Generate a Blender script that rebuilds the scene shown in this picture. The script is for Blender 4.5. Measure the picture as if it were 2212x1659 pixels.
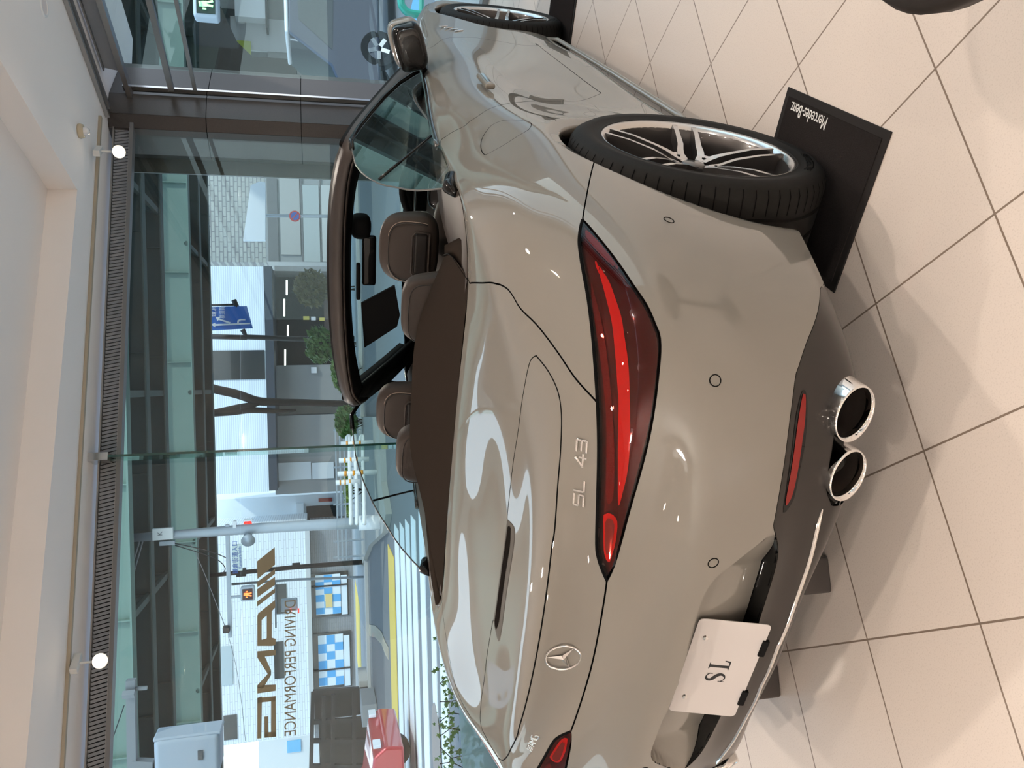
import bpy, bmesh, math, random
import numpy as np
from mathutils import Vector, Matrix
from mathutils.bvhtree import BVHTree
PI = math.pi
random.seed(7)
for o in list(bpy.data.objects): bpy.data.objects.remove(o)
S = bpy.context.scene
COL = S.collection
# ------------------------------------------------------------------ camera
CAM = np.array([1.4673, -2.003, 1.3888]); FPX = 1673.5
_y, _p, _r = 0.5702, -0.2410, -0.0261
_f = np.array([-math.sin(_y)*math.cos(_p), math.cos(_y)*math.cos(_p), math.sin(_p)])
_r0 = np.array([math.cos(_y), math.sin(_y), 0]); _u0 = np.cross(_r0, _f)
RT = math.cos(_r)*_r0+math.sin(_r)*_u0; UP = -math.sin(_r)*_r0+math.cos(_r)*_u0
cd = bpy.data.cameras.new('camera'); cam = bpy.data.objects.new('camera', cd); COL.objects.link(cam)
cd.sensor_fit = 'HORIZONTAL'; cd.sensor_width = 36; cd.lens = FPX*36/2212; cd.clip_start = .05; cd.clip_end = 400
M = Matrix(((-UP[0], RT[0], -_f[0], CAM[0]), (-UP[1], RT[1], -_f[1], CAM[1]), (-UP[2], RT[2], -_f[2], CAM[2]), (0, 0, 0, 1)))
cam.matrix_world = M; S.camera = cam
# ------------------------------------------------------------------ world, sun, exposure
w = bpy.data.worlds.new('world'); S.world = w; w.use_nodes = True
nt = w.node_tree; nt.nodes.clear()
wo = nt.nodes.new('ShaderNodeOutputWorld'); bg = nt.nodes.new('ShaderNodeBackground')
tc = nt.nodes.new('ShaderNodeTexCoord'); sx = nt.nodes.new('ShaderNodeSeparateXYZ'); cr = nt.nodes.new('ShaderNodeValToRGB')
nt.links.new(tc.outputs['Generated'], sx.inputs[0]); nt.links.new(sx.outputs['Z'], cr.inputs[0]); nt.links.new(cr.outputs[0], bg.inputs[0])
cr.color_ramp.elements[0].position = 0.0; cr.color_ramp.elements[0].color = (.86, .93, 1, 1)
cr.color_ramp.elements[1].position = .8; cr.color_ramp.elements[1].color = (.42, .62, .95, 1)
bg.inputs[1].default_value = 2.4
nt.links.new(bg.outputs[0], wo.inputs[0])
S.view_settings.view_transform = 'Standard'; S.view_settings.look = 'None'; S.view_settings.gamma = 1
S.view_settings.use_curve_mapping = False
S.view_settings.exposure = 0.0
sd = bpy.data.lights.new('sun', 'SUN'); so = bpy.data.objects.new('sun', sd); COL.objects.link(so)
sd.energy = 1.9; sd.angle = .05; sd.color = (1, .97, .92)
so.location = (5, -8, 20); so.rotation_euler = Vector((-.70, .05, -.62)).to_track_quat('-Z', 'Y').to_euler()

# ------------------------------------------------------------------ helpers
def ray(px, py):
    d = _f+(1659-py-829.5)/FPX*RT-(px-1106)/FPX*UP
    return d
def onX(px, py, X): d = ray(px, py); return CAM+d*(X-CAM[0])/d[0]
def onY(px, py, Y): d = ray(px, py); return CAM+d*(Y-CAM[1])/d[1]
def onZ(px, py, Z): d = ray(px, py); return CAM+d*(Z-CAM[2])/d[2]
def onPl(px, py, n, c): d = ray(px, py); n = np.array(n); return CAM+d*(c-n@CAM)/(n@d)
def inp(b, k, v):
    if k in b.inputs: b.inputs[k].default_value = v
MATS = {}
def mat(name, col, rough=.5, metal=0, coat=0, noise=None, bump=None, emit=None, trans=0, ior=1.45, spec=.5, coatr=.02, scale=30, nstr=.15):
    if name in MATS: return MATS[name]
    m = bpy.data.materials.new(name); m.use_nodes = True; t = m.node_tree; b = t.nodes['Principled BSDF']
    inp(b, 'Base Color', (*col, 1)); inp(b, 'Roughness', rough); inp(b, 'Metallic', metal); inp(b, 'Coat Weight', coat); inp(b, 'Coat Roughness', coatr)
    inp(b, 'Transmission Weight', trans); inp(b, 'IOR', ior); inp(b, 'Specular IOR Level', spec)
    if emit: inp(b, 'Emission Color', (*emit[0], 1)); inp(b, 'Emission Strength', emit[1])
    if noise or bump:
        tcn = t.nodes.new('ShaderNodeTexCoord'); nz = t.nodes.new('ShaderNodeTexNoise'); nz.inputs['Scale'].default_value = scale; nz.inputs['Detail'].default_value = 4
        t.links.new(tcn.outputs['Object'], nz.inputs['Vector'])
        if noise:
            mx = t.nodes.new('ShaderNodeMix'); mx.data_type = 'RGBA'; mx.inputs[6].default_value = (*col, 1); mx.inputs[7].default_value = (*noise, 1)
            t.links.new(nz.outputs[0], mx.inputs[0]); t.links.new(mx.outputs[2], b.inputs['Base Color'])
        if bump:
            bp = t.nodes.new('ShaderNodeBump'); bp.inputs['Strength'].default_value = nstr; bp.inputs['Distance'].default_value = bump
            t.links.new(nz.outputs[0], bp.inputs['Height']); t.links.new(bp.outputs[0], b.inputs['Normal'])
    MATS[name] = m; return m
def glassmat(name, tint, refl=1.0, rough=0.0, f0=.04):
    if name in MATS: return MATS[name]
    m = bpy.data.materials.new(name); m.use_nodes = True; t = m.node_tree; t.nodes.clear()
    o = t.nodes.new('ShaderNodeOutputMaterial'); mx = t.nodes.new('ShaderNodeMixShader'); tr = t.nodes.new('ShaderNodeBsdfTransparent'); gl = t.nodes.new('ShaderNodeBsdfGlossy')
    lw = t.nodes.new('ShaderNodeLayerWeight'); lw.inputs[0].default_value = .5; pw = t.nodes.new('ShaderNodeMath'); pw.operation = 'POWER'; pw.inputs[1].default_value = 5
    mu = t.nodes.new('ShaderNodeMath'); mu.operation = 'MULTIPLY_ADD'; mu.inputs[1].default_value = (1-f0)*refl; mu.inputs[2].default_value = f0*refl; mu.use_clamp = True
    tr.inputs[0].default_value = (*tint, 1); gl.inputs['Roughness'].default_value = rough
    t.links.new(lw.outputs['Facing'], pw.inputs[0]); t.links.new(pw.outputs[0], mu.inputs[0]); t.links.new(mu.outputs[0], mx.inputs[0]); t.links.new(tr.outputs[0], mx.inputs[1]); t.links.new(gl.outputs[0], mx.inputs[2]); t.links.new(mx.outputs[0], o.inputs[0])
    MATS[name] = m; return m
def tag(o, label=None, cat=None, group=None, kind=None):
    if label: o['label'] = label
    if cat: o['category'] = cat
    if group: o['group'] = group
    if kind: o['kind'] = kind
    return o
def thing(name, label=None, cat=None, loc=(0, 0, 0), rz=0, group=None, kind=None):
    o = bpy.data.objects.new(name, None); COL.objects.link(o); o.location = loc; o.rotation_euler = (0, 0, rz); o.empty_display_size = .1
    return tag(o, label, cat, group, kind)
def mesh(name, V, F, m, parent=None, smooth=False, N=None, loc=None, keep=True):
    me = bpy.data.meshes.new(name); me.from_pydata([tuple(map(float, v)) for v in V], [], [tuple(map(int, f)) for f in F]); me.validate(); me.update()
    if isinstance(m, (list, tuple)):
        for q in m: me.materials.append(q)
    else: me.materials.append(m)
    if smooth: me.polygons.foreach_set('use_smooth', [True]*len(me.polygons))
    if N is not None and len(N) == len(me.vertices): me.normals_split_custom_set_from_vertices([tuple(map(float, n)) for n in N])
    o = bpy.data.objects.new(name, me); COL.objects.link(o)
    if parent is not None:
        o.parent = parent
        if keep:
            bpy.context.view_layer.update() if False else None
            o.matrix_parent_inverse = pmat(parent).inverted()
    return o
def pmat(p):
    m = p.matrix_basis.copy()
    q = p.parent
    pp = p
    while q is not None:
        m = q.matrix_basis @ pp.matrix_parent_inverse @ m
        pp = q; q = q.parent
    return m
class MB:
    def __init__(s): s.V = []; s.F = []; s.mi = []; s.cur = 0
    def add(s, V, F):
        k = len(s.V); s.V += [tuple(map(float, v)) for v in V]; s.F += [tuple(k+i for i in f) for f in F]; s.mi += [s.cur]*len(F)
    def box(s, c, d, R=None):
        V = []
        for z in (-.5, .5):
            for y in (-.5, .5):
                for x in (-.5, .5):
                    v = Vector((x*d[0], y*d[1], z*d[2]))
                    if R is not None: v = R @ v
                    V.append((v.x+c[0], v.y+c[1], v.z+c[2]))
        s.add(V, [(0, 2, 3, 1), (4, 5, 7, 6), (0, 1, 5, 4), (2, 6, 7, 3), (0, 4, 6, 2), (1, 3, 7, 5)])
    def bar(s, a, b, w, h=None, up=(0, 0, 1)):
        h = h or w; a = Vector(a); b = Vector(b); z = (b-a); L = z.length; z.normalize()
        x = Vector(up).cross(z)
        if x.length < 1e-3: x = Vector((1, 0, 0)).cross(z)
        x.normalize(); y = z.cross(x)
        R = Matrix((x, y, z)).transposed()
        c = (a+b)/2; s.box(c, (w, h, L), R)
    def tube(s, pts, r, n=10, cap=True, closed=False):
        pts = [Vector(p) for p in pts]; m = len(pts); V = []; F = []
        up = None
        for i, p in enumerate(pts):
            t = (pts[(i+1) % m]-pts[i-1]) if closed else (pts[min(i+1, m-1)]-pts[max(i-1, 0)])
            t.normalize()
            if up is None:
                up = Vector((0, 0, 1)) if abs(t.z) < .9 else Vector((1, 0, 0))
            x = up.cross(t); x.normalize(); y = t.cross(x); up = y
            rr = r[i] if isinstance(r, (list, tuple)) else r
            for k in range(n):
                a = 2*PI*k/n; V.append(p+x*math.cos(a)*rr+y*math.sin(a)*rr)
        for i in range(m if closed else m-1):
            j = (i+1) % m
            for k in range(n): F.append((i*n+k, i*n+(k+1) % n, j*n+(k+1) % n, j*n+k))
        if cap and not closed: F.append(tuple(range(n-1, -1, -1))); F.append(tuple((m-1)*n+k for k in range(n)))
        s.add(V, F)
    def prism(s, poly, f0, f1):
        n = len(poly); V = [f0(*p) for p in poly]+[f1(*p) for p in poly]
        F = [tuple(range(n-1, -1, -1)), tuple(range(n, 2*n))]+[(i, (i+1) % n, n+(i+1) % n, n+i) for i in range(n)]
        s.add(V, F)
    def lathe(s, prof, n, f, closed=True, a0=0, a1=2*PI):
        V = []; F = []; m = len(prof)
        N = n if closed else n+1
        for i in range(N):
            a = a0+(a1-a0)*i/n
            for (r, h) in prof: V.append(f(r, h, a))
        for i in range(n):
            j = (i+1) % N
            for k in range(m-1): F.append((i*m+k, j*m+k, j*m+k+1, i*m+k+1))
        s.add(V, F)
    def build(s, name, m, parent=None, smooth=False, bevel=0, loc=None, autos=None):
        o = mesh(name, s.V, s.F, m, parent, smooth)
        bm = bmesh.new(); bm.from_mesh(o.data); bmesh.ops.recalc_face_normals(bm, faces=bm.faces[:]); bm.to_mesh(o.data); bm.free()
        if isinstance(m, (list, tuple)):
            if len(o.data.polygons) == len(s.mi): o.data.polygons.foreach_set('material_index', s.mi)
        if bevel:
            b = o.modifiers.new('bevel', 'BEVEL'); b.width = bevel; b.segments = 3; b.limit_method = 'ANGLE'; b.angle_limit = .6
        if bevel or autos:
            o.data.polygons.foreach_set('use_smooth', [True]*len(o.data.polygons))
            if not bevel:
                try: o.data.set_sharp_from_angle(angle=autos or .6)
                except Exception: pass
            else:
                q = o.modifiers.new('wn', 'WEIGHTED_NORMAL'); q.keep_sharp = True
        return o
def center(o):
    # move a mesh object's origin to the bottom centre of its geometry
    me = o.data; n = len(me.vertices); a = np.empty(n*3); me.vertices.foreach_get('co', a); a = a.reshape(-1, 3)
    c = np.array([(a[:, 0].min()+a[:, 0].max())/2, (a[:, 1].min()+a[:, 1].max())/2, a[:, 2].min()])
    me.vertices.foreach_set('co', (a-c).ravel()); me.update(); o.location = Vector(c)+o.location
    return o
def text(name, s, m, parent, size, P, X, Y, thick=.001, align='CENTER', sx=1.0, mirror=False, bold=0):
    cu = bpy.data.curves.new(name, 'FONT'); cu.body = s; cu.size = size; cu.align_x = align; cu.align_y = 'CENTER'; cu.extrude = thick; cu.offset = bold
    o = bpy.data.objects.new(name, cu); COL.objects.link(o)
    X = Vector(X).normalized(); Y = Vector(Y).normalized(); Z = X.cross(Y)
    mt = Matrix.Translation(Vector(P)) @ Matrix((X*sx, Y, Z)).transposed().to_4x4()
    dg = bpy.context.evaluated_depsgraph_get(); me = bpy.data.meshes.new_from_object(o.evaluated_get(dg))
    bpy.data.objects.remove(o); me.transform(mt); me.materials.clear(); me.materials.append(m)
    ob = bpy.data.objects.new(name, me); COL.objects.link(ob)
    if parent is not None: ob.parent = parent; ob.matrix_parent_inverse = pmat(parent).inverted()
    return ob
# ------------------------------------------------------------------ car body surface
def basis(x, K):
    x = np.clip(np.asarray(x, float), 0, 1)*(K-3); i = np.minimum(x.astype(int), K-4); u = x-i
    B = np.zeros((len(x), K)); r = np.arange(len(x))
    B[r, i] = (1-u)**3/6; B[r, i+1] = (3*u**3-6*u**2+4)/6; B[r, i+2] = (-3*u**3+3*u**2+3*u+1)/6; B[r, i+3] = u**3/6
    return B
def fitmat(tk, K, lam):
    B = basis(tk, K); D = np.diff(np.eye(K), 3, axis=0)
    return np.linalg.solve(B.T@B+lam*D.T@D+1e-9*np.eye(K), B.T)
# stations (columns) front centre -> side -> rear centre ; rows bottom -> top/inner edge
ROWS = 15
T = []
def st(*a): T.append(a)
# nose
st((0,3.60,.20),(0,3.64,.28),(0,3.66,.36),(0,3.67,.44),(0,3.67,.50),(0,3.67,.55),(0,3.66,.60),(0,3.65,.63),(0,3.64,.655),(0,3.63,.675),(0,3.61,.69),(0,3.59,.70),(0,3.57,.71),(0,3.54,.72),(0,3.51,.727))
st((.40,3.56,.20),(.40,3.60,.28),(.41,3.62,.36),(.42,3.63,.44),(.42,3.63,.50),(.42,3.63,.55),(.41,3.62,.60),(.40,3.61,.63),(.39,3.60,.655),(.38,3.59,.675),(.37,3.57,.69),(.36,3.55,.70),(.34,3.53,.71),(.32,3.50,.72),(.30,3.48,.727))
st((.72,3.42,.20),(.74,3.45,.28),(.75,3.46,.36),(.76,3.46,.44),(.76,3.46,.50),(.75,3.46,.56),(.73,3.46,.61),(.71,3.46,.64),(.69,3.45,.665),(.66,3.44,.68),(.63,3.43,.695),(.60,3.42,.705),(.57,3.40,.715),(.54,3.38,.725),(.51,3.37,.732))
st((.86,3.22,.19),(.885,3.23,.28),(.895,3.23,.38),(.90,3.23,.48),(.90,3.23,.56),(.89,3.23,.63),(.87,3.23,.675),(.85,3.23,.70),(.82,3.23,.72),(.79,3.23,.735),(.76,3.23,.745),(.73,3.22,.752),(.70,3.21,.758),(.67,3.20,.763),(.64,3.19,.768))
st((.90,2.7,.17),(.925,2.7,.28),(.94,2.7,.38),(.945,2.7,.50),(.948,2.7,.60),(.945,2.7,.68),(.93,2.7,.74),(.91,2.7,.775),(.885,2.7,.80),(.855,2.7,.815),(.82,2.7,.825),(.79,2.7,.83),(.76,2.7,.835),(.73,2.7,.84),(.70,2.7,.845))
st((.885,2.0,.165),(.905,2.0,.26),(.90,2.0,.37),(.893,2.0,.49),(.895,2.0,.59),(.90,2.0,.68),(.90,2.0,.745),(.893,2.0,.79),(.88,2.0,.825),(.865,2.0,.85),(.85,2.0,.87),(.835,2.0,.885),(.82,2.0,.897),(.805,2.0,.905),(.79,2.0,.91))
st((.885,1.3,.16),(.905,1.3,.25),(.884,1.3,.36),(.868,1.3,.48),(.868,1.3,.58),(.878,1.3,.67),(.889,1.3,.74),(.888,1.3,.79),(.878,1.3,.83),(.865,1.3,.865),(.853,1.3,.89),(.84,1.3,.91),(.829,1.3,.925),(.819,1.3,.935),(.81,1.3,.941))
st((.885,.6,.16),(.91,.6,.25),(.898,.6,.36),(.890,.6,.48),(.890,.6,.58),(.898,.6,.68),(.905,.6,.76),(.902,.6,.82),(.888,.6,.865),(.869,.6,.905),(.852,.62,.935),(.834,.64,.957),(.815,.65,.973),(.799,.66,.984),(.785,.66,.990))
st((.90,0,.17),(.925,0,.28),(.94,0,.38),(.948,0,.50),(.953,0,.60),(.957,0,.69),(.954,0,.77),(.940,0,.83),(.916,0,.88),(.889,.01,.925),(.858,.03,.96),(.828,.06,.985),(.80,.09,1.0),(.78,.12,1.005),(.765,.15,1.0))
st((.865,-.39,.24),(.877,-.39,.30),(.887,-.39,.36),(.903,-.39,.46),(.922,-.40,.58),(.936,-.41,.68),(.938,-.42,.76),(.926,-.43,.825),(.904,-.42,.88),(.873,-.42,.93),(.838,-.41,.965),(.80,-.36,.99),(.775,-.27,1.005),(.755,-.14,1.012),(.74,-.02,1.003))
st((.815,-.60,.28),(.838,-.62,.33),(.852,-.63,.40),(.872,-.63,.50),(.888,-.63,.60),(.897,-.62,.70),(.890,-.62,.77),(.872,-.61,.83),(.845,-.585,.88),(.80,-.545,.93),(.76,-.505,.96),(.712,-.42,.985),(.69,-.30,1.0),(.68,-.18,1.008),(.68,-.09,1.003))
st((.705,-.76,.27),(.735,-.79,.32),(.755,-.80,.40),(.775,-.805,.50),(.795,-.805,.60),(.805,-.80,.70),(.800,-.80,.765),(.777,-.775,.83),(.735,-.74,.89),(.69,-.67,.925),(.65,-.60,.95),(.61,-.49,.97),(.60,-.33,.99),(.60,-.21,1.0),(.598,-.144,1.001))
st((.55,-.86,.26),(.57,-.90,.31),(.58,-.915,.40),(.59,-.925,.49),(.60,-.93,.60),(.605,-.91,.70),(.60,-.885,.757),(.60,-.865,.825),(.59,-.815,.885),(.56,-.775,.920),(.53,-.69,.94),(.49,-.57,.955),(.46,-.39,.978),(.46,-.24,.995),(.45,-.135,1.0))
st((.30,-.93,.32),(.30,-.965,.355),(.30,-.97,.42),(.30,-.985,.49),(.30,-.99,.60),(.30,-.972,.70),(.30,-.94,.762),(.30,-.913,.812),(.30,-.875,.865),(.30,-.86,.918),(.28,-.79,.94),(.26,-.63,.95),(.24,-.40,.97),(.24,-.23,.992),(.24,-.12,1.0))
st((0,-.96,.33),(0,-.99,.36),(0,-.99,.42),(0,-1.005,.49),(0,-1.012,.60),(0,-.995,.70),(0,-.96,.762),(0,-.922,.80),(0,-.893,.86),(0,-.884,.917),(0,-.82,.94),(0,-.64,.952),(0,-.40,.972),(0,-.22,.993),(0,-.115,1.0))
T = np.array(T, float)                         # (station,row,3)
ds = np.linalg.norm(np.diff(T, axis=0), axis=2).mean(1); sk = np.concatenate([[0], np.cumsum(ds)]); SL_ = sk[-1]; sk = sk/SL_
dt = np.linalg.norm(np.diff(T, axis=1), axis=2)[7:].mean(0); tk = np.concatenate([[0], np.cumsum(dt)]); TL_ = tk[-1]; tk = tk/TL_
KS, KT = 34, 34
# mirror the data across both ends in s so that the surface meets X=0 squarely
sk3 = np.concatenate([-sk[1:4][::-1], sk, 2-sk[-4:-1][::-1]]); a0, a1 = sk3[0], sk3[-1]
flip = np.array([-1, 1, 1])
T3 = np.concatenate([T[1:4][::-1]*flip, T, T[-4:-1][::-1]*flip])
FS = fitmat((sk3-a0)/(a1-a0), KS, 3e-3); FT = fitmat(tk, KT, 2e-3)
CC = np.einsum('ik,klc->ilc', FS, T3); CC = np.einsum('jl,ilc->ijc', FT, CC)
def surf(s, t):
    s = np.atleast_1d(s); t = np.atleast_1d(t)
    Bs = basis((s-a0)/(a1-a0), KS); Bt = basis(t, KT)
    P = np.einsum('ni,nj,ijc->nc', Bs, Bt, CC)
    return post(P)
def post(P):
    # flat chamfer band around the wheel arches
    P = P.copy()
    for yc, zc, R in ((0, .36, .385), (2.70, .355, .372)):
        d = np.hypot(P[:, 1]-yc, P[:, 2]-zc)-R
        m = (P[:, 0] > .5) & (d < .036)
        P[m, 0] -= (.036-d[m]).clip(0, .06)*.42
    return P
NS, NT = 460, 190
sg = np.linspace(0, 1, NS); tg = np.linspace(0, 1, NT)
SS, TT = np.meshgrid(sg, tg, indexing='ij')
def grid_eval(SS, TT):
    Bs = basis((SS.ravel()-a0)/(a1-a0), KS).reshape(-1, KS); Bt = basis(TT.ravel(), KT)
    return post(np.einsum('ni,nj,ijc->nc', Bs, Bt, CC, optimize=True))
GP = grid_eval(SS, TT).reshape(NS, NT, 3)
def gnorm(P):
    du = np.gradient(P, axis=0); dv = np.gradient(P, axis=1); n = np.cross(dv, du); n /= np.linalg.norm(n, axis=2, keepdims=True)+1e-12
    return n
GN = gnorm(GP)
if GN[NS//2, NT//3, 0] < 0: GN = -GN
GN[0, :, 0] = 0; GN[-1, :, 0] = 0; GP[0, :, 0] = 0; GP[-1, :, 0] = 0
idx = np.arange(NS*NT).reshape(NS, NT)
q = np.stack([idx[:-1, :-1], idx[1:, :-1], idx[1:, 1:], idx[:-1, 1:]], -1).reshape(-1, 4)
TRI = np.concatenate([q[:, [0, 1, 2]], q[:, [0, 2, 3]]])
VA = np.concatenate([GP.reshape(-1, 3), GN.reshape(-1, 3), SS.reshape(-1, 1), TT.reshape(-1, 1)], 1)
tn = np.cross(VA[TRI[0, 1], :3]-VA[TRI[0, 0], :3], VA[TRI[0, 2], :3]-VA[TRI[0, 0], :3])
k0 = len(TRI)//4
tn = np.cross(VA[TRI[k0, 1], :3]-VA[TRI[k0, 0], :3], VA[TRI[k0, 2], :3]-VA[TRI[k0, 0], :3])
if tn @ VA[TRI[k0, 0], 3:6] < 0: TRI = TRI[:, ::-1]
BV = BVHTree.FromPolygons([tuple(v) for v in VA[:, :3].tolist()], [tuple(f) for f in TRI.tolist()])
def cast(o, d):
    h = BV.ray_cast(Vector(o), Vector(d))
    if h[0] is None: return None
    f = TRI[h[2]]; A = VA[f, :3]; p = np.array(h[0])
    v0 = A[1]-A[0]; v1 = A[2]-A[0]; v2 = p-A[0]
    d00 = v0@v0; d01 = v0@v1; d11 = v1@v1; d20 = v2@v0; d21 = v2@v1; dn = d00*d11-d01*d01
    b = (d11*d20-d01*d21)/dn; c = (d00*d21-d01*d20)/dn
    return (1-b-c)*VA[f[0]]+b*VA[f[1]]+c*VA[f[2]]
def on(px, py): return cast(CAM, ray(px, py))
def onm(px, py):
    # a pixel that lies on the car's left half: mirrored onto the right half
    d = ray(px, py); r = cast(CAM*flip, d*flip); return r
def trace(pts, n=10, close=False):
    # polyline on the surface through pixels (or ready (s,t) rows), resampled in (s,t)
    R = []
    for p in pts:
        if p is None: continue
        if isinstance(p, np.ndarray): R.append(p[6:8] if len(p) > 2 else p); continue
        if len(p) == 3: h = onm(p[0], p[1])
        else: h = on(*p)
        if h is None: print('miss', p); continue
        R.append(h[6:8])
    R = np.array(R)
    return smooth_line(R, n, close)
def smooth_line(R, n=10, close=False):
    out = []
    m = len(R); K = m if close else m-1
    for i in range(K):
        if close: a, b, c, d = R[i-1], R[i], R[(i+1) % m], R[(i+2) % m]
        else: a, b, c, d = R[max(i-1, 0)], R[i], R[i+1], R[min(i+2, m-1)]
        for k in range(n):
            u = k/n; out.append(.5*((2*b)+(-a+c)*u+(2*a-5*b+4*c-d)*u*u+(-a+3*b-3*c+d)*u**3))
    if not close: out.append(R[-1])
    return np.array(out)
def P3(st_): return surf(st_[:, 0], st_[:, 1])
def inpoly(P, poly):
    x, y = P[:, 0], P[:, 1]; c = np.zeros(len(P), bool); n = len(poly)
    for i in range(n):
        x1, y1 = poly[i]; x2, y2 = poly[(i+1) % n]
        if y1 == y2: continue
        m = ((y1 > y) != (y2 > y)) & (x < (x2-x1)*(y-y1)/(y2-y1)+x1); c ^= m
    return c
def sdist(V, poly, closed=True):
    # signed distance (metres, + inside) of surface vertices to a closed (s,t) polygon
    L = P3(poly); n = len(L); D = np.full(len(V), 1e9); P = V[:, :3]
    lo = L.min(0)-.08; hi = L.max(0)+.08; near = np.all((P > lo) & (P < hi), 1); Q = P[near]
    dd = np.full(len(Q), 1e9)
    for i in range(n if closed else n-1):
        a = L[i]; b = L[(i+1) % n]; ab = b-a; l2 = ab@ab
        if l2 < 1e-12: continue
        u = ((Q-a)@ab/l2).clip(0, 1); e = Q-a-u[:, None]*ab; dd = np.minimum(dd, (e*e).sum(1))
    D[near] = np.sqrt(dd); D = np.minimum(D, .2)
    ins = inpoly(V[:, 6:8], poly)
    return np.where(ins, D, -D)
def clip(V, Tr, g):
    # keep the part with g>=0
    inside = g >= 0; cnt = inside[Tr].sum(1)
    full = Tr[cnt == 3]; part = Tr[(cnt > 0) & (cnt < 3)]
    newV = []; cache = {}; base = len(V); out = []
    def cut(a, b):
        k = (a, b) if a < b else (b, a)
        if k not in cache:
            u = g[a]/(g[a]-g[b]); cache[k] = base+len(newV); newV.append(V[a]+(V[b]-V[a])*u)
        return cache[k]
    for t in part.tolist():
        ins = [bool(inside[i]) for i in t]
        if sum(ins) == 1:
            i = ins.index(True); a, b, c = t[i], t[(i+1) % 3], t[(i+2) % 3]
            out.append((a, cut(a, b), cut(a, c)))
        else:
            i = ins.index(False); a, b, c = t[i], t[(i+1) % 3], t[(i+2) % 3]
            p = cut(a, b); r = cut(a, c); out.append((p, b, c)); out.append((p, c, r))
    Vn = np.concatenate([V, np.array(newV).reshape(-1, V.shape[1])]) if newV else V
    Tn = np.concatenate([full, np.array(out, int).reshape(-1, 3)]) if out else full
    used = np.unique(Tn); mp = np.full(len(Vn), -1); mp[used] = np.arange(len(used))
    return Vn[used], mp[Tn]
def merge(parts):
    V = []; F = []; k = 0
    for v, f in parts: V.append(v); F.append(f+k); k += len(v)
    return np.concatenate(V), np.concatenate(F)
def mir(V, Tr):
    W = V.copy(); W[:, 0] *= -1; W[:, 3] *= -1; return W, Tr[:, ::-1]
def panel(name, V, Tr, m, parent, both=False, left=False):
    if left: V, Tr = mir(V, Tr)
    if both: V, Tr = merge([(V, Tr), mir(V, Tr)])
    return mesh(name, V[:, :3], Tr.tolist(), m, parent, True, N=V[:, 3:6])
def strip(line_st, wid, off, closed=False, n2=2):
    # ribbon lying on the surface along an (s,t) polyline
    P = P3(line_st); N = np.array([nrm_at(p) for p in line_st]); T_ = np.gradient(P, axis=0); T_ /= np.linalg.norm(T_, axis=1, keepdims=True)+1e-9
    B = np.cross(N, T_); V = []; F = []
    for i in range(len(P)):
        ww = wid[i] if hasattr(wid, '__len__') else wid
        V += [P[i]-B[i]*ww/2+N[i]*off*0, P[i]-B[i]*ww*.3+N[i]*off, P[i]+B[i]*ww*.3+N[i]*off, P[i]+B[i]*ww/2+N[i]*off*0]
    for i in range(len(P)-1):
        for k in range(3): F.append((i*4+k, i*4+k+1, (i+1)*4+k+1, (i+1)*4+k))
    return V, F
def nrm_at(p):
    e = 1e-3; a = surf([p[0]-e, p[0]+e, p[0], p[0]], [p[1], p[1], max(p[1]-e, 0), min(p[1]+e, 1)])
    n = np.cross(a[3]-a[2], a[1]-a[0]); n /= np.linalg.norm(n)+1e-12
    c = np.array([0, .8, .3]); 
    if n@(a[0]-c) < 0: n = -n
    return n
# ------------------------------------------------------------------ car
m_paint = mat('body paint', (.188, .173, .149), .65, 0, 1, coatr=.012, spec=.2)
m_blk = mat('gloss black', (.004, .004, .004), .2, 0, .45, spec=.1)
m_dif = mat('diffuser grey', (.016, .0135, .012), .3, 0, .5, coatr=.05, spec=.2)
m_mblk = mat('matte black', (.0035, .0032, .0032), .65, spec=.12)
m_gap = mat('gap black', (.002, .002, .002), .9, spec=.1)
m_chr = mat('chrome', (.85, .84, .83), .06, 1)
m_tyre = mat('tyre rubber', (.0085, .0078, .0072), .62, noise=(.013, .0118, .011), scale=60, spec=.15)
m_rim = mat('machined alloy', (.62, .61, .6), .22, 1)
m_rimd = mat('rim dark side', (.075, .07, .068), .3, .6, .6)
m_lea = mat('brown leather', (.034, .025, .0205), .55, noise=(.039, .029, .024), bump=.0006, scale=400, spec=.3)
m_lead = mat('dark brown leather', (.014, .0105, .009), .55, bump=.0006, scale=400)
m_cloth = mat('soft top cover', (.024, .0185, .0155), .85, noise=(.030, .0235, .0195), bump=.0004, scale=600, spec=.0)
m_thread = mat('light thread', (.35, .27, .22), .7)
m_red = mat('red lamp strip', (.62, .022, .015), .3, 0, 1, emit=((1, .05, .03), .03))  # strip is unlit; the faint glow stands in for light thrown back
m_redd = mat('dark red housing', (.025, .004, .0035), .35, 0, .6)
m_redm = mat('red reflector', (.11, .007, .006), .35, 0, .6, bump=.002, scale=300, nstr=.6)
m_redlens = glassmat('red lens', (.74, .24, .21), .8)
m_clear = mat('clear lens', (.35, .33, .32), .1, .6, 1)
m_glass = glassmat('car glass', (.86, .92, .905), 1.6)
m_wsh = glassmat('windshield glass', (.72, .84, .82), .8)
m_plate = mat('plate white', (.50, .465, .45), .4, noise=(.48, .45, .435), scale=4)
m_ink = mat('black ink', (.012, .012, .012), .5)
m_white = mat('white print', (.75, .72, .7), .6)
m_belt = mat('belt moulding', (.02, .02, .02), .12, 0, 1)
car = thing('sports_car', 'grey-beige open roadster with its soft top down, parked on the tiled showroom floor', 'car')
PT = {}
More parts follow.
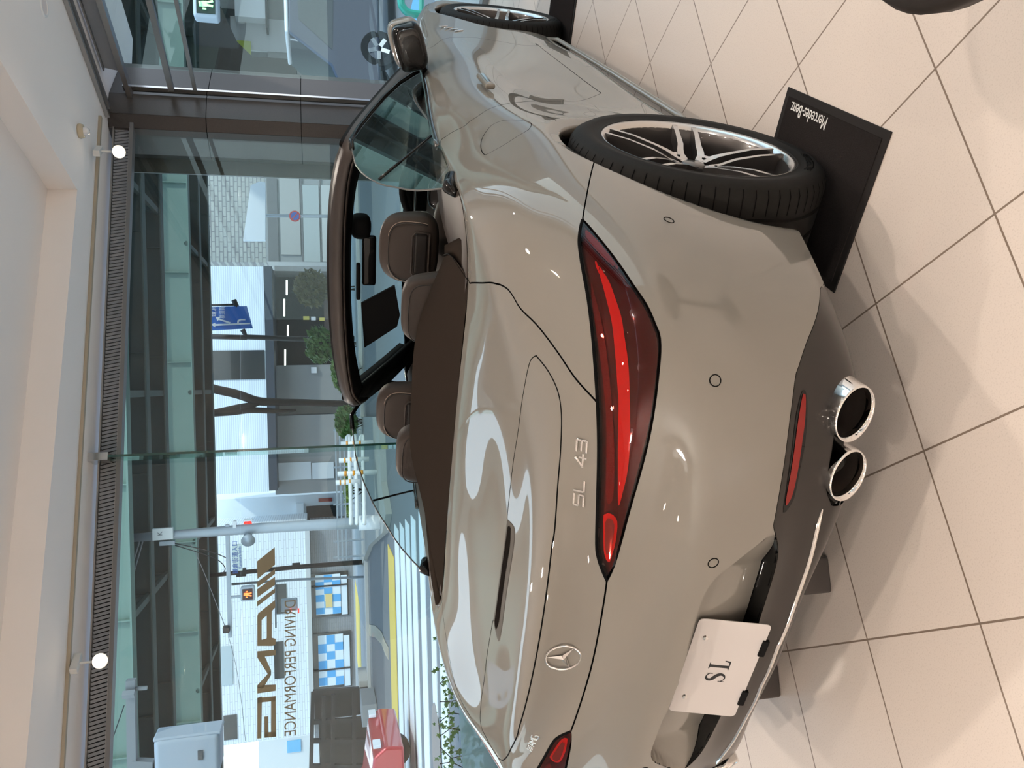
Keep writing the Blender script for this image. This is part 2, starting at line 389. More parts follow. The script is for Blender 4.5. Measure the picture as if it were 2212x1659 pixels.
# wheel arches
V0, T0 = VA, TRI
for yc, zc, R in ((0, .36, .385), (2.70, .355, .372)):
    g = np.hypot(V0[:, 1]-yc, V0[:, 2]-zc)-R; g = np.where(V0[:, 0] > .5, g, .2)
    V0, T0 = clip(V0, T0, g)
def split(Vt, poly, gap=.0016):
    V, Tr = Vt; g = sdist(V, poly)
    return clip(V, Tr, g-gap), clip(V, Tr, -g-gap)
E_ = lambda s, t: np.array([s, t])
# outlines traced from the photograph onto the body surface
lamp_lo = [(1258.5, 474), (1290.6, 511), (1328.6, 559), (1366.6, 614.7), (1397, 660), (1417, 706), (1424, 723.5), (1426, 756.5), (1422, 807), (1416, 860), (1402, 943.5), (1384, 1017), (1361.5, 1095), (1341, 1171), (1326, 1222), (1311, 1255)]
lamp_up = [(1302, 1235), (1293, 1209), (1288.6, 1176), (1290.6, 1088), (1293, 961), (1290.6, 872.7), (1285.6, 794), (1280.5, 731), (1270, 642.5), (1259, 582), (1252.6, 541), (1251, 516), (1254, 490.6)]
LO = trace(lamp_lo, 4); UPL = trace([lamp_lo[-1]]+lamp_up+[lamp_lo[0]], 4)
LAMP = np.concatenate([LO[:-1], UPL[:-1]])
tipst = LO[-1]; sc = on(1280, 1430); tc0 = sc[7]
sL = trace([(1311, 1255), (1306, 1290), (1296, 1350)], 4)
LIDSEAM = smooth_line(np.array([tipst, sL[4], sL[8], [1.0, tc0]]), 8)
side = trace([(1014.6, 612), (1052.6, 610.7), (1074, 613.4), (1093, 621.6), (1107, 638), (1123, 665), (1158, 700), (1202, 757), (1242.5, 816.6), (1289, 868)], 4)
s_seam0 = side[0][0]
iu = int(np.argmin(np.hypot(UPL[:, 0]-side[-1][0], UPL[:, 1]-side[-1][1])))
LID = np.concatenate([[[s_seam0, 1.02]], side, UPL[:iu+1][::-1], LIDSEAM[1:-1], [[1.02, tc0], [1.02, 1.02]]])
seamb = trace([(1258.5, 474), (1262, 451.6), (1268, 418.6), (1280, 362), (1288, 344.6), (1300, 340)], 4)
PT_ = {}
# s of the arch centre line at the bottom
j = int(np.argmin(np.abs(GP[:, 30, 1]-0)+(GP[:, 30, 0] < .5)*9)); s_ar = sg[j]
BUMP = np.concatenate([LO[:-1], LIDSEAM[:-1], [[1.02, tc0], [1.02, -.02], [s_ar, -.02], [s_ar, seamb[-1][1]]], seamb[::-1]])
difu = [(1772, 622), (1770, 652), (1750, 721), (1737, 755), (1725, 793), (1717, 822), (1703, 931), (1685, 1057), (1670, 1137.5)]
d1 = trace(difu, 4); cor = d1[-1]
d2 = trace([(1670, 1137.5), (1681, 1191), (1671, 1242), (1641, 1338)], 4); zc_ = d2[-1]
DB = np.concatenate([d1[:-1], d2, [[1.02, zc_[1]]]])
s_d0 = d1[0][0]
DIF = np.concatenate([[[s_d0-.004, -.02]], DB, [[1.02, -.02]]])
rec = trace([(1669.5, 1139), (1651, 1164), (1615, 1193), (1579, 1222), (1546, 1249), (1524, 1280), (1514, 1303), (1504, 1334), (1490, 1380)], 4)
REC = np.concatenate([rec, [[1.02, rec[-1][1]-.004], [1.02, zc_[1]-.03]], d2[::-1][:-1]])
dr_r = trace([(953, 302), (964.5, 294), (995.6, 276.6), (1013.6, 263), (1045, 242), (1079, 228), (1113, 221.5), (1158, 218), (1237, 219), (1260, 216), (1291.6, 204.6), (1299, 201)], 4)
dr_b = trace([(1299, 201), (1226, 147), (1175, 108), (1150, 86)], 4)
dr_f = trace([(1161, 99), (1134, 98), (1080, 89.5), (1025, 81), (985, 81), (960, 84), (936, 100)], 4)
DOOR = np.concatenate([[[dr_r[0][0], 1.02]], dr_r, dr_b[1:-1], dr_f, [[dr_f[-1][0], 1.02]]])
FUEL = trace([(1147.5, 267), (1138, 262), (1107, 259), (1080, 262), (1058, 274), (1042, 298), (1039, 320), (1047, 334), (1066, 325.5), (1099, 306.5), (1134, 285), (1145, 276)], 5, True)
spl = trace([(1158, 768), (1183, 800), (1204.5, 844), (1212.6, 895), (1211, 971), (1204.5, 1052.6), (1197.7, 1147.5), (1191.7, 1185.6), (1181, 1276)], 4)
cS = on(1166, 1413); SPL1 = smooth_line(np.concatenate([spl[::4], [[1.0, spl[-1][1]+.0004]]]), 6)
spf = trace([(1158, 768), (1145, 781), (1134, 830), (1123, 903), (1109.5, 993), (1096.5, 1107), (1097.5, 1133)], 4)
cF = on(1088, 1245); 
tb = on(1097.5, 1133)[7]
SPL2 = np.concatenate([spf, [[1.0, tb]]])
(Lv, rest) = split((V0, T0), LAMP, .0025)
(lid, rest) = split(rest, LID, .002)
(bmp, rest) = split(rest, BUMP)
(dif, bmp) = split(bmp, DIF, .0008)
(door, rest) = split(rest, DOOR)
(fuel, restR) = split(rest, FUEL, .0012)
(rcs, bmp) = split(bmp, REC, 0)
EXR = trace([(1838, 822), (1815, 850), (1806, 905), (1799, 960), (1788, 1020), (1785, 1060), (1796, 1092)], 4)
EXR = np.concatenate([[[EXR[0][0]-.001, -.02]], EXR, [[EXR[-1][0]+.001, -.02]]])
(exv, dif) = split(dif, EXR, 0)
# dished recess: pushed forward away from its upper outline
Vr, Tr_ = rcs
Lr = P3(rec); dd = np.min(np.linalg.norm(Vr[:, None, :3]-np.concatenate([Lr, Lr[-1:]*np.array([0, 1, 1])+[0, 0, 0]])[None], axis=2), 1)
top = P3(np.array([rec[-1], [1.0, rec[-1][1]-.004]])); uu = Vr[:, 0]/max(top[0][0], 1e-6)
zt = top[1][2]+(top[0][2]-top[1][2])*uu.clip(0, 1); dc = np.where(Vr[:, 0] < top[0][0], zt-Vr[:, 2], 9); dd = np.minimum(dd, dc.clip(0, 9))
k = (dd/.014).clip(0, 1); k = k*k*(3-2*k); fade = ((.42-Vr[:, 0])/.12).clip(0, 1)
Vr = Vr.copy(); Vr[:, 1] += .05*k*fade; rcs = (Vr, Tr_)
m_shell = m_paint
bl = np.concatenate([d2, [[1.0, d2[-1][1]]]]); PB_ = P3(bl); PB_[-1, 0] = 0; V = []; F = []
for sg2 in (1, -1):
    k0 = len(V)
    for p in PB_*np.array([1, 1, 1]): V += [(sg2*p[0], p[1]-.0005, p[2]+.001), (sg2*p[0], p[1]+.085, p[2]-.004), (sg2*p[0], p[1]+.085, p[2]+.05)]
    F += [(k0+3*i+j, k0+3*i+3+j, k0+3*i+4+j, k0+3*i+1+j) for i in range(len(PB_)-1) for j in range(2)]
mesh('recess_floor', V, F, m_blk, car, True)
panel('rear_quarter_panel', *restR, m_paint, car); panel('rear_quarter_panel', *rest, m_paint, car, left=True)
tag(panel('trunk_lid', *lid, m_paint, car, both=True)); 
bump_o = panel('rear_bumper', *bmp, m_paint, car, both=True)
a, b = merge([rcs, mir(*rcs)]); ro = mesh('plate_recess', a[:, :3], b.tolist(), m_paint, bump_o, True)
dif_o = tag(panel('diffuser', *dif, m_dif, car, both=True), 'glossy dark grey lower diffuser')
panel('door_panel', *door, m_paint, car); panel('door_panel', *door, m_paint, car, left=True)
panel('fuel_door', *fuel, m_paint, car)
# dark inner shell behind every gap
VI = VA.copy(); VI[:, :3] -= VI[:, 3:6]*.007; TI = TRI
for yc, zc, R in ((0, .36, .385), (2.70, .355, .372)):
    g = np.hypot(VI[:, 1]-yc, VI[:, 2]-zc)-R-.002; g = np.where(VI[:, 0] > .5, g, .2); VI, TI = clip(VI, TI, g)
g = sdist(VI, REC)*-1-.002; gl = -sdist(VI, LAMP)+.0008; ge = -sdist(VI, EXR)-.001; VI, TI = clip(VI, TI, np.minimum(np.minimum(g, gl), ge))
panel('inner_shell', VI, TI, m_gap, car, both=True)
# tail lamps
def offs(Vt, d): V = Vt[0].copy(); V[:, :3] -= V[:, 3:6]*d; return V, Vt[1]
def clip_to(V, Tr, poly, gap=0): return clip(V, Tr, sdist(V, poly)-gap)
strip_px = [(1283, 556), (1301, 582), (1316, 607), (1328.6, 642.5), (1341, 680.5), (1349, 731), (1356.5, 782), (1360, 860), (1361, 910.6), (1360, 974), (1355, 1024.6), (1346, 1062.5), (1336, 1100.5), (1333.7, 1062.5), (1333.7, 961), (1335, 860), (1332.4, 832), (1327, 756.5), (1320, 693), (1308, 642.5), (1295.7, 597), (1285.6, 571.6)]
low_px = [(1336, 1108), (1320, 1106), (1312, 1085), (1322, 1070), (1326, 1000), (1328, 900), (1322, 800), (1314, 690), (1300, 630), (1290, 585), (1300, 590), (1316, 640), (1328, 700), (1335, 780), (1339, 860), (1340, 960), (1339, 1060)]
STRIP = trace(strip_px, 3, True)
REV = trace([(1307, 1123), (1325, 1131), (1323.5, 1164), (1318.5, 1189), (1313, 1209), (1306, 1194), (1305, 1151)], 4, True)
REVB = trace([(1303, 1112), (1331, 1126), (1329, 1170), (1323, 1195), (1313, 1221), (1302, 1200), (1300, 1150)], 4, True)
RFL = trace([(1264, 490.6), (1290, 515), (1318, 548), (1337.5, 577), (1325, 572), (1300, 550), (1268, 513)], 4, True)
SEG = trace([(1319, 872), (1308, 760), (1296, 690), (1283, 640), (1272, 600), (1273, 640), (1282, 700), (1291, 760), (1300, 830), (1306, 900), (1306, 1080), (1322, 1080), (1325, 980)], 4, True)
for lf in (False, True):
    F_ = (lambda a: mir(*a)) if lf else (lambda a: a)
    base = offs(Lv, .013)
    lo = panel('tail_light', *F_(base), m_redd, car)
    vv, tt = offs(clip_to(*Lv, STRIP), .006); panel('light_strip', *F_((vv, tt)), m_red, lo)
    vv, tt = offs(clip_to(*Lv, SEG), .009); panel('lamp_segment', *F_((vv, tt)), m_redm, lo)
    vv, tt = offs(clip_to(*Lv, RFL), .006); panel('reflector_mesh', *F_((vv, tt)), m_redm, lo)
    vv, tt = offs(clip_to(*Lv, REVB), .008); panel('reversing_lamp_rim', *F_((vv, tt)), m_red, lo)
    vv, tt = offs(clip_to(*Lv, REV), .0055); panel('reversing_lamp', *F_((vv, tt)), m_clear, lo)
    panel('lens', *F_(Lv), m_redlens, lo)
    # rim around the lens
    V, F = strip(np.concatenate([UPL]), .007, .0012); V = [(-v[0], v[1], v[2]) for v in V] if lf else V
    mesh('lamp_seal', V, F, m_gap, lo, True)
# seams on the lid
def seam(name, line, wd=.0032, m=m_gap, parent=car, off=.0006, sides=(1, -1)):
    V, F = strip(line, wd, off); A = []; B = []
    for sgn in sides:
        B += [tuple(i+len(A) for i in (f if sgn > 0 else f[::-1])) for f in F]; A += [(v[0]*sgn, v[1], v[2]) for v in V]
    return mesh(name, A, B, m, parent, True)
seam('spoiler_seam', SPL1, .0036); seam('spoiler_front_seam', SPL2, .0026)
seam('arch_seam', trace([(1202, 262), (1190, 255), (1180, 252)], 4), .002, sides=(1,))
# brake light in the lid
def tof(px, py):
    r = on(px, py)
    if r is None: r = onm(px, py)
    return r[7]
tu = tof(1081, 1245); tl2 = tof(1092, 1245); tr_ = tof(1100, 1245)
def halfpoly(up, lo, ta, tb_): 
    U = trace(up, 4); W = trace(lo, 4); return np.concatenate([U, [[1.02, ta]], [[1.02, tb_]], W[::-1]])
BKR = halfpoly([(1096, 1120), (1092, 1160), (1084, 1215)], [(1097, 1122), (1112, 1142), (1110, 1180), (1105, 1215)], tu, tr_)
BKL = halfpoly([(1098.5, 1133), (1095, 1160), (1087, 1215)], [(1104, 1138), (1102.5, 1175), (1096.5, 1215)], tof(1084, 1245), tl2)
v = clip_to(*lid, BKR); bo = panel('brake_light_recess', *offs(v, -.0008), mat('recess grey', (.07, .063, .055), .6, spec=.05), car, both=True)
v = clip_to(*lid, BKL); panel('brake_light', *offs(v, -.0018), mat('brake light dark', (.012, .010, .009), .8, bump=.003, scale=250, nstr=.8, spec=0), bo, both=True)
# parking sensors
for (px, py) in ((1445, 475.5), (1545, 822), (1540.7, 1216)):
    h = on(px, py)
    for sgn in (1, -1):
        n = Vector(h[3:6]); p = Vector(h[:3])
        if sgn < 0: n.x *= -1; p.x *= -1
        b = MB(); X = n.cross(Vector((0, 0, 1))).normalized(); Y = n.cross(X)
        b.tube([p+n*.0003+(X*math.cos(a)+Y*math.sin(a))*.0115 for a in np.linspace(0, 2*PI, 29)[:-1]], .0011, 6, closed=True)
        b.build('parking_sensor', m_gap, bump_o, True)
# fog reflector in the diffuser
FR = trace([(1735, 838.6), (1741, 850), (1743, 869), (1742.5, 913), (1737, 967), (1726, 1021), (1715, 1075.5), (1702.7, 1097), (1692, 1108), (1695.5, 1075), (1706, 1003), (1717, 913), (1726, 866)], 3, True)
FR2 = trace([(1735.5, 845), (1739, 858.5), (1737, 910), (1731, 955), (1720, 1025), (1709, 1072), (1695, 1093), (1699, 1062), (1710, 1000), (1720, 925), (1729, 869)], 3, True)
for lf in (False, True):
    F_ = (lambda a: mir(*a)) if lf else (lambda a: a)
    bz = panel('reflector_bezel', *F_(offs(clip_to(*dif, FR), -.0012)), m_blk, dif_o)
    panel('reflector', *F_(offs(clip_to(*dif, FR2), -.0024)), m_redm if 0 else mat('fog reflector red', (.20, .010, .008), .35, 0, .5, spec=.1), bz)
# chrome strip on the lip
chl = trace([(1775, 1099), (1764, 1148), (1746, 1220), (1721, 1292.5), (1701, 1350), (1676, 1406)], 4); CH = np.concatenate([chl[:-1], [[1.0, chl[-1][1]-.002]]])
wd = np.minimum(np.linspace(0, .06, len(CH)), .0085)
seam('chrome_strip', CH, wd, m_chr, dif_o, .004)
# exhausts
for lf in (False, True):
    F_ = (lambda a: mir(*a)) if lf else (lambda a: a)
    panel('exhaust_recess', *F_(offs(exv, .06)), m_gap, dif_o)
    PE = P3(EXR); V = []; F = []
    for i in range(len(PE)):
        n_e = nrm_at(np.clip(EXR[i], .002, .998)); V += [PE[i]+n_e*.001, PE[i]-n_e*.062]
        F.append((2*i, (2*i+2) % (2*len(PE)), (2*i+3) % (2*len(PE)), 2*i+1))
    mesh('exhaust_bezel', [(-v[0], v[1], v[2]) for v in V] if lf else V, F, m_blk, dif_o, True)
for sgn in (1, -1):
    for (px, py, rr) in ((1848, 895, .0575), (1833, 1028, .0535)):
        c = onY(px, py, -.885 if py < 900 else -.93); c = c.copy(); c[0] *= sgn
        ez = thing('exhaust_tip'); ez.parent = car
        tilt = .18
        def f(r, h, a, c=c, sgn=sgn):
            x = math.cos(a)*r; z = math.sin(a)*r
            return (c[0]+x-sgn*h*.12, c[1]+h-x*sgn*-.30-z*.30, c[2]+z)
        b = MB(); b.lathe([(rr*.98, .14), (rr, .02), (rr, .004), (rr*.97, -.002), (rr*.93, 0), (rr*.86, .008), (rr*.84, .02)], 48, f); r_ = b.build('chrome_ring', m_chr, car, True)
        b = MB(); b.lathe([(rr*.84, .02), (rr*.80, .10), (0, .11)], 48, f); b.build('exhaust_bore', mat('exhaust inside', (.03, .024, .02), .5, .5), r_, True)
        bpy.data.objects.remove(ez)
# plate
py_, pz_, pt_ = -.978, .503, .246
def pl(a, b, o=0): return (a, py_+b*math.sin(pt_)-o*math.cos(pt_), pz_+b*math.cos(pt_)+o*math.sin(pt_))
def rrect(w, h, r, n=6):
    P = []
    for cx, cy, a in ((w-r, h-r, 0), (-w+r, h-r, PI/2), (-w+r, -h+r, PI), (w-r, -h+r, 3*PI/2)):
        for k in range(n+1): P.append((cx+r*math.cos(a+k*PI/2/n), cy+r*math.sin(a+k*PI/2/n)))
    return P
b = MB(); b.prism(rrect(.165, .0825, .012), lambda x, y: pl(x, y, 0), lambda x, y: pl(x, y, .0022)); plate = b.build('license_plate', m_plate, car, bevel=.0006); tag(plate, 'white rear plate')
Sg = [(-.9,.38),(-.82,.86),(-.5,1),(0,.98),(.3,.9)]
def stroke(pts, w0): return None
# serif letters S and L
def serif_L(): return [(0, 0), (.62, 0), (.66, .30), (.61, .30), (.52, .09), (.45, .06), (.30, .06), (.30, .93), (.42, .96), (.42, 1), (0, 1), (0, .96), (.12, .93), (.12, .07), (0, .04)]
def serif_S():
    cl = [(.60, .80), (.52, .90), (.38, .955), (.22, .93), (.13, .80), (.17, .66), (.33, .56), (.48, .45), (.58, .30), (.52, .13), (.36, .045), (.18, .07), (.07, .20)]
    wd_ = [.02, .03, .035, .06, .09, .10, .105, .105, .10, .065, .035, .03, .02]
    c = smooth_line(np.array(cl), 5); w_ = np.interp(np.linspace(0, len(wd_)-1, len(c)), range(len(wd_)), wd_)
    tt = np.gradient(c, axis=0); tt /= np.linalg.norm(tt, axis=1, keepdims=True); nn = np.stack([-tt[:, 1], tt[:, 0]], 1)
    return c, nn, w_
H_ = .048
b = MB(); o_ = .0024
b.prism([(.003+x*H_, -.024+y*H_) for x, y in serif_L()], lambda x, y: pl(x, y, .0022), lambda x, y: pl(x, y, .0026))
c_, n_, w_ = serif_S()
for i in range(len(c_)-1):
    q4 = [c_[i]+n_[i]*w_[i], c_[i+1]+n_[i+1]*w_[i+1], c_[i+1]-n_[i+1]*w_[i+1], c_[i]-n_[i]*w_[i]]
    b.add([pl(-.042+p[0]*H_, -.024+p[1]*H_, .0026) for p in q4], [(0, 1, 2, 3)])
for (x0, y0, x1, y1) in ((.57, .68, .62, .98), (.03, .02, .08, .32)):
    b.add([pl(-.042+x*H_, -.024+y*H_, .0026) for x, y in ((x0, y0), (x1, y0), (x1, y1), (x0, y1))], [(0, 1, 2, 3)])
b.build('lettering', m_ink, plate)
for x in (-.105, .105):
    b = MB(); b.lathe([(0, .004), (.006, .0035), (.0075, 0)], 12, lambda r, h, a, x=x: pl(x+r*math.cos(a), .055+r*math.sin(a), .0022+h)); b.build('bolt', m_chr, plate)
    b = MB(); b.box((0, 0, 0), (1, 1, 1)); b.V = [pl(x*.85+v[0]*.05, -.083+v[1]*.014, .003+v[2]*.008) for v in b.V]; b.build('plate_clip', m_mblk, plate)
# badges: star, SL 43, AMG
def bframe(px, py):
    h = on(px, py); n = Vector(h[3:6]).normalized(); p = Vector(h[:3]); X = Vector((0, 0, 1)).cross(n).normalized(); return p, X, n.cross(X).normalized(), n
h = on(1216.3, 1417); p = Vector((0, h[1], h[2])); n = Vector((0, h[4], h[5])).normalized(); X = Vector((1, 0, 0)); Y = n.cross(X)
star = MB(); R_ = .041
star.tube([p+n*.005+(X*math.cos(a)+Y*math.sin(a))*R_ for a in np.linspace(0, 2*PI, 49)[:-1]], .0022, 8, closed=True)
for k in range(3):
    a = PI/2+k*2*PI/3; e = X*math.cos(a)+Y*math.sin(a); f_ = X*math.cos(a+PI/2)+Y*math.sin(a+PI/2)
    tip = p+e*R_*.98+n*.005; c0 = p+n*.010; w1 = e*.006
    s1 = p+w1*.9+f_*.0062+n*.004; s2 = p+w1*.9-f_*.0062+n*.004
    star.add([c0, s1, tip, s2, p-e*.003+n*.004], [(0, 1, 2), (0, 2, 3), (0, 4, 1), (0, 3, 4)])
star.build('star_emblem', m_chr, car, autos=.5)
GL = {'S': [(1, 1, .08, 1, 0, .92, 0, .58, .08, .5, .92, .5, 1, .42, 1, .08, .92, 0, 0, 0)], 'L': [(0, 1, 0, 0, .95, 0)], '4': [(.8, -.0, .8, .62), (.75, 1, 0, .3, 1.1, .3)], '3': [(0, 1, .95, 1, 1, .9, 1, .1, .95, 0, 0, 0), (.1, .52, 1, .52)],
      'A': [(0, 0, .75, 1, 1, 1, 1, 0), (.45, .35, 1, .35)], 'M': [(0, 0, 0, 1, .5, .45, 1, 1, 1, 0)], 'G': [(1, 1, 0, 1, 0, 0, 1, 0, 1, .5, .5, .5)]}
def badge(name, s, px0, px1, H, wr, parent=car, sp=.35, slant=0, tw=.0042):
    a = on(*px0); c = on(*px1); A = Vector(a[:3]); C_ = Vector(c[:3]); n = (Vector(a[3:6])+Vector(c[3:6])).normalized(); X = (C_-A); L = X.length; X.normalize(); Y = n.cross(X).normalized(); n = X.cross(Y)
    H_E = thing(name); H_E.parent = parent; H_E.location = A
    tot = sum((wr if ch != ' ' else wr*.6)+sp*wr for ch in s)-sp*wr; k = L/tot; x = 0
    for ch in s:
        if ch == ' ': x += wr*(.6+sp); continue
        b = MB()
        for pl_ in GL[ch]:
            pts = [(pl_[i], pl_[i+1]) for i in range(0, len(pl_), 2)]
            for i in range(len(pts)-1):
                P0 = A+X*k*(x+pts[i][0]*wr+slant*pts[i][1]*wr)+Y*(pts[i][1]-.5)*H+n*.002; P1 = A+X*k*(x+pts[i+1][0]*wr+slant*pts[i+1][1]*wr)+Y*(pts[i+1][1]-.5)*H+n*.002
                e = (P1-P0).normalized(); b.bar(P0-e*tw*.5, P1+e*tw*.5, tw, .005, up=n)
        x += wr*(1+sp); b.build('chrome_letter', m_chr, H_E, bevel=.001)
    return H_E
badge('model_badge', 'SL 43', (1250, 1090), (1258, 950), .021, 1)
def badgeL(name, s, x0, z0, x1, z1, H, **k):
    pass
# AMG badge on the left of the lid (mirror of the surface)
a = onm(1143, 1619); c = onm(1158, 1584)
b = MB(); A = Vector(a[:3]*flip); C_ = Vector(c[:3]*flip); n = Vector(((a[3:6]+c[3:6])*flip)).normalized(); X = C_-A; L = X.length; X.normalize(); Y = n.cross(X).normalized()
x = 0
for i in range(4):
    b.bar(A+X*(x)+n*.002-Y*.008, A+X*(x+.010)+n*.002+Y*.008, .0028, .004, up=n); x += .006
x += .004; k = (L-x)/3.9
for ch in 'AMG':
    for pl_ in GL[ch]:
        pts = [(pl_[i], pl_[i+1]) for i in range(0, len(pl_), 2)]
        for i in range(len(pts)-1):
            b.bar(A+X*(x+pts[i][0]*k)+Y*(pts[i][1]-.5)*.018+n*.002, A+X*(x+pts[i+1][0]*k)+Y*(pts[i+1][1]-.5)*.018+n*.002, .0034, .005, up=n)
    x += 1.3*k
b.build('side_badge', m_chr, car, bevel=.0008)
# wheel wells + arch lips
def lip(yc, zc, R, sgn):
    V = []; F = []; k = 0
    for a in np.linspace(-.55, PI+.75, 70):
        y = yc+(R+.0005)*math.cos(a); z = zc+(R+.0005)*math.sin(a); h = cast((2, y, z), (-1, 0, 0))
        if h is None or h[0] < .5: continue
        x = h[0]; 
        V += [(sgn*x, y, z), (sgn*(x-.004), yc+(R-.004)*math.cos(a), zc+(R-.004)*math.sin(a)), (sgn*(x-.035), yc+(R-.004)*math.cos(a), zc+(R-.004)*math.sin(a)), (sgn*(x-.037), yc+(R+.03)*math.cos(a), zc+(R+.03)*math.sin(a))]
        if k: F += [((k-1)*4+j, k*4+j, k*4+j+1, (k-1)*4+j+1) for j in range(3)]
        k += 1
    return V, F
for yc, zc, R in ((0, .36, .385), (2.70, .355, .372)):
    for sgn in (1, -1):
        V, F = lip(yc, zc, R, sgn); mesh('arch_lip', V, F, m_paint, car, True)
        b = MB(); b.lathe([(R+.012, .90), (R+.02, .60), (0, .56)], 48, lambda r, h, a: (sgn*h, yc+r*math.cos(a), zc+r*math.sin(a)), False, .12, PI-.40); b.build('wheel_well', m_gap, car, True)
# underbody + sill
b = MB(); b.box((0, 1.55, .19), (1.5, 3.7, .04)); b.box((0, -.55, .34), (1.1, .5, .03)); b.build('underbody', m_gap, car)
for sgn in (1, -1):
    b = MB(); pts = [(sgn*.885, 2.28, .19), (sgn*.90, 2.15, .162), (sgn*.903, 1.3, .150), (sgn*.903, .6, .150), (sgn*.90, .44, .162)]
    b.tube(pts, [.006, .011, .012, .012, .008], 10); b.build('side_skirt', m_paint, car, True)
# door crease line under the door and handle
hdl = on(1048, 186)
for sgn in (1, -1):
    b = MB(); x, y, z = hdl[0], hdl[1], hdl[2]
    for (yy, w_, h_, x_) in ((y, .19, .036, .018),):
        b.box((sgn*(x+x_), yy, z), (.02, w_, h_))
    hh = b.build('door_handle', m_paint, car, bevel=.008)
    b = MB(); b.box((sgn*(x+.029), y, z), (.003, .15, .014)); b.build('handle_strip', m_chr, hh, bevel=.001)
# belt moulding (black strip along the glass)
for sgn in (1, -1):
    b = MB(); pts = []
    for s in np.linspace(dr_r[0][0]-.0, dr_f[-1][0]+.012, 24):
        p = surf([s], [1.0])[0]; pts.append((sgn*(p[0]-.008), p[1], p[2]+.006))
    b.tube(pts, .011, 10); b.build('belt_moulding', m_belt, car, True)
# hood and cowl
V = []; F = []; ny = 40; nx = 24
e_ = surf(np.linspace(0, .999, 600), np.full(600, 1.0)); ordr = np.argsort(e_[:, 1])
for i in range(ny+1):
    Y_ = 1.86+(3.50-1.86)*i/ny; m_ = (e_[:, 1] > 1.5) & (e_[:, 0] > .0); ee = e_[m_]; oo = np.argsort(ee[:, 1]); wx = np.interp(Y_, ee[oo, 1], ee[oo, 0]); wz = np.interp(Y_, ee[oo, 1], ee[oo, 2])
    for k in range(nx+1):
        x = wx*(2*k/nx-1); cr_ = .045*(1-(x/max(wx, .01))**2)*min(1, (3.52-Y_)/.5)
        V.append((x, Y_, wz+cr_-.003))
for i in range(ny):
    for k in range(nx): F.append((i*(nx+1)+k, i*(nx+1)+k+1, (i+1)*(nx+1)+k+1, (i+1)*(nx+1)+k))
mesh('hood', V, F, m_paint, car, True)
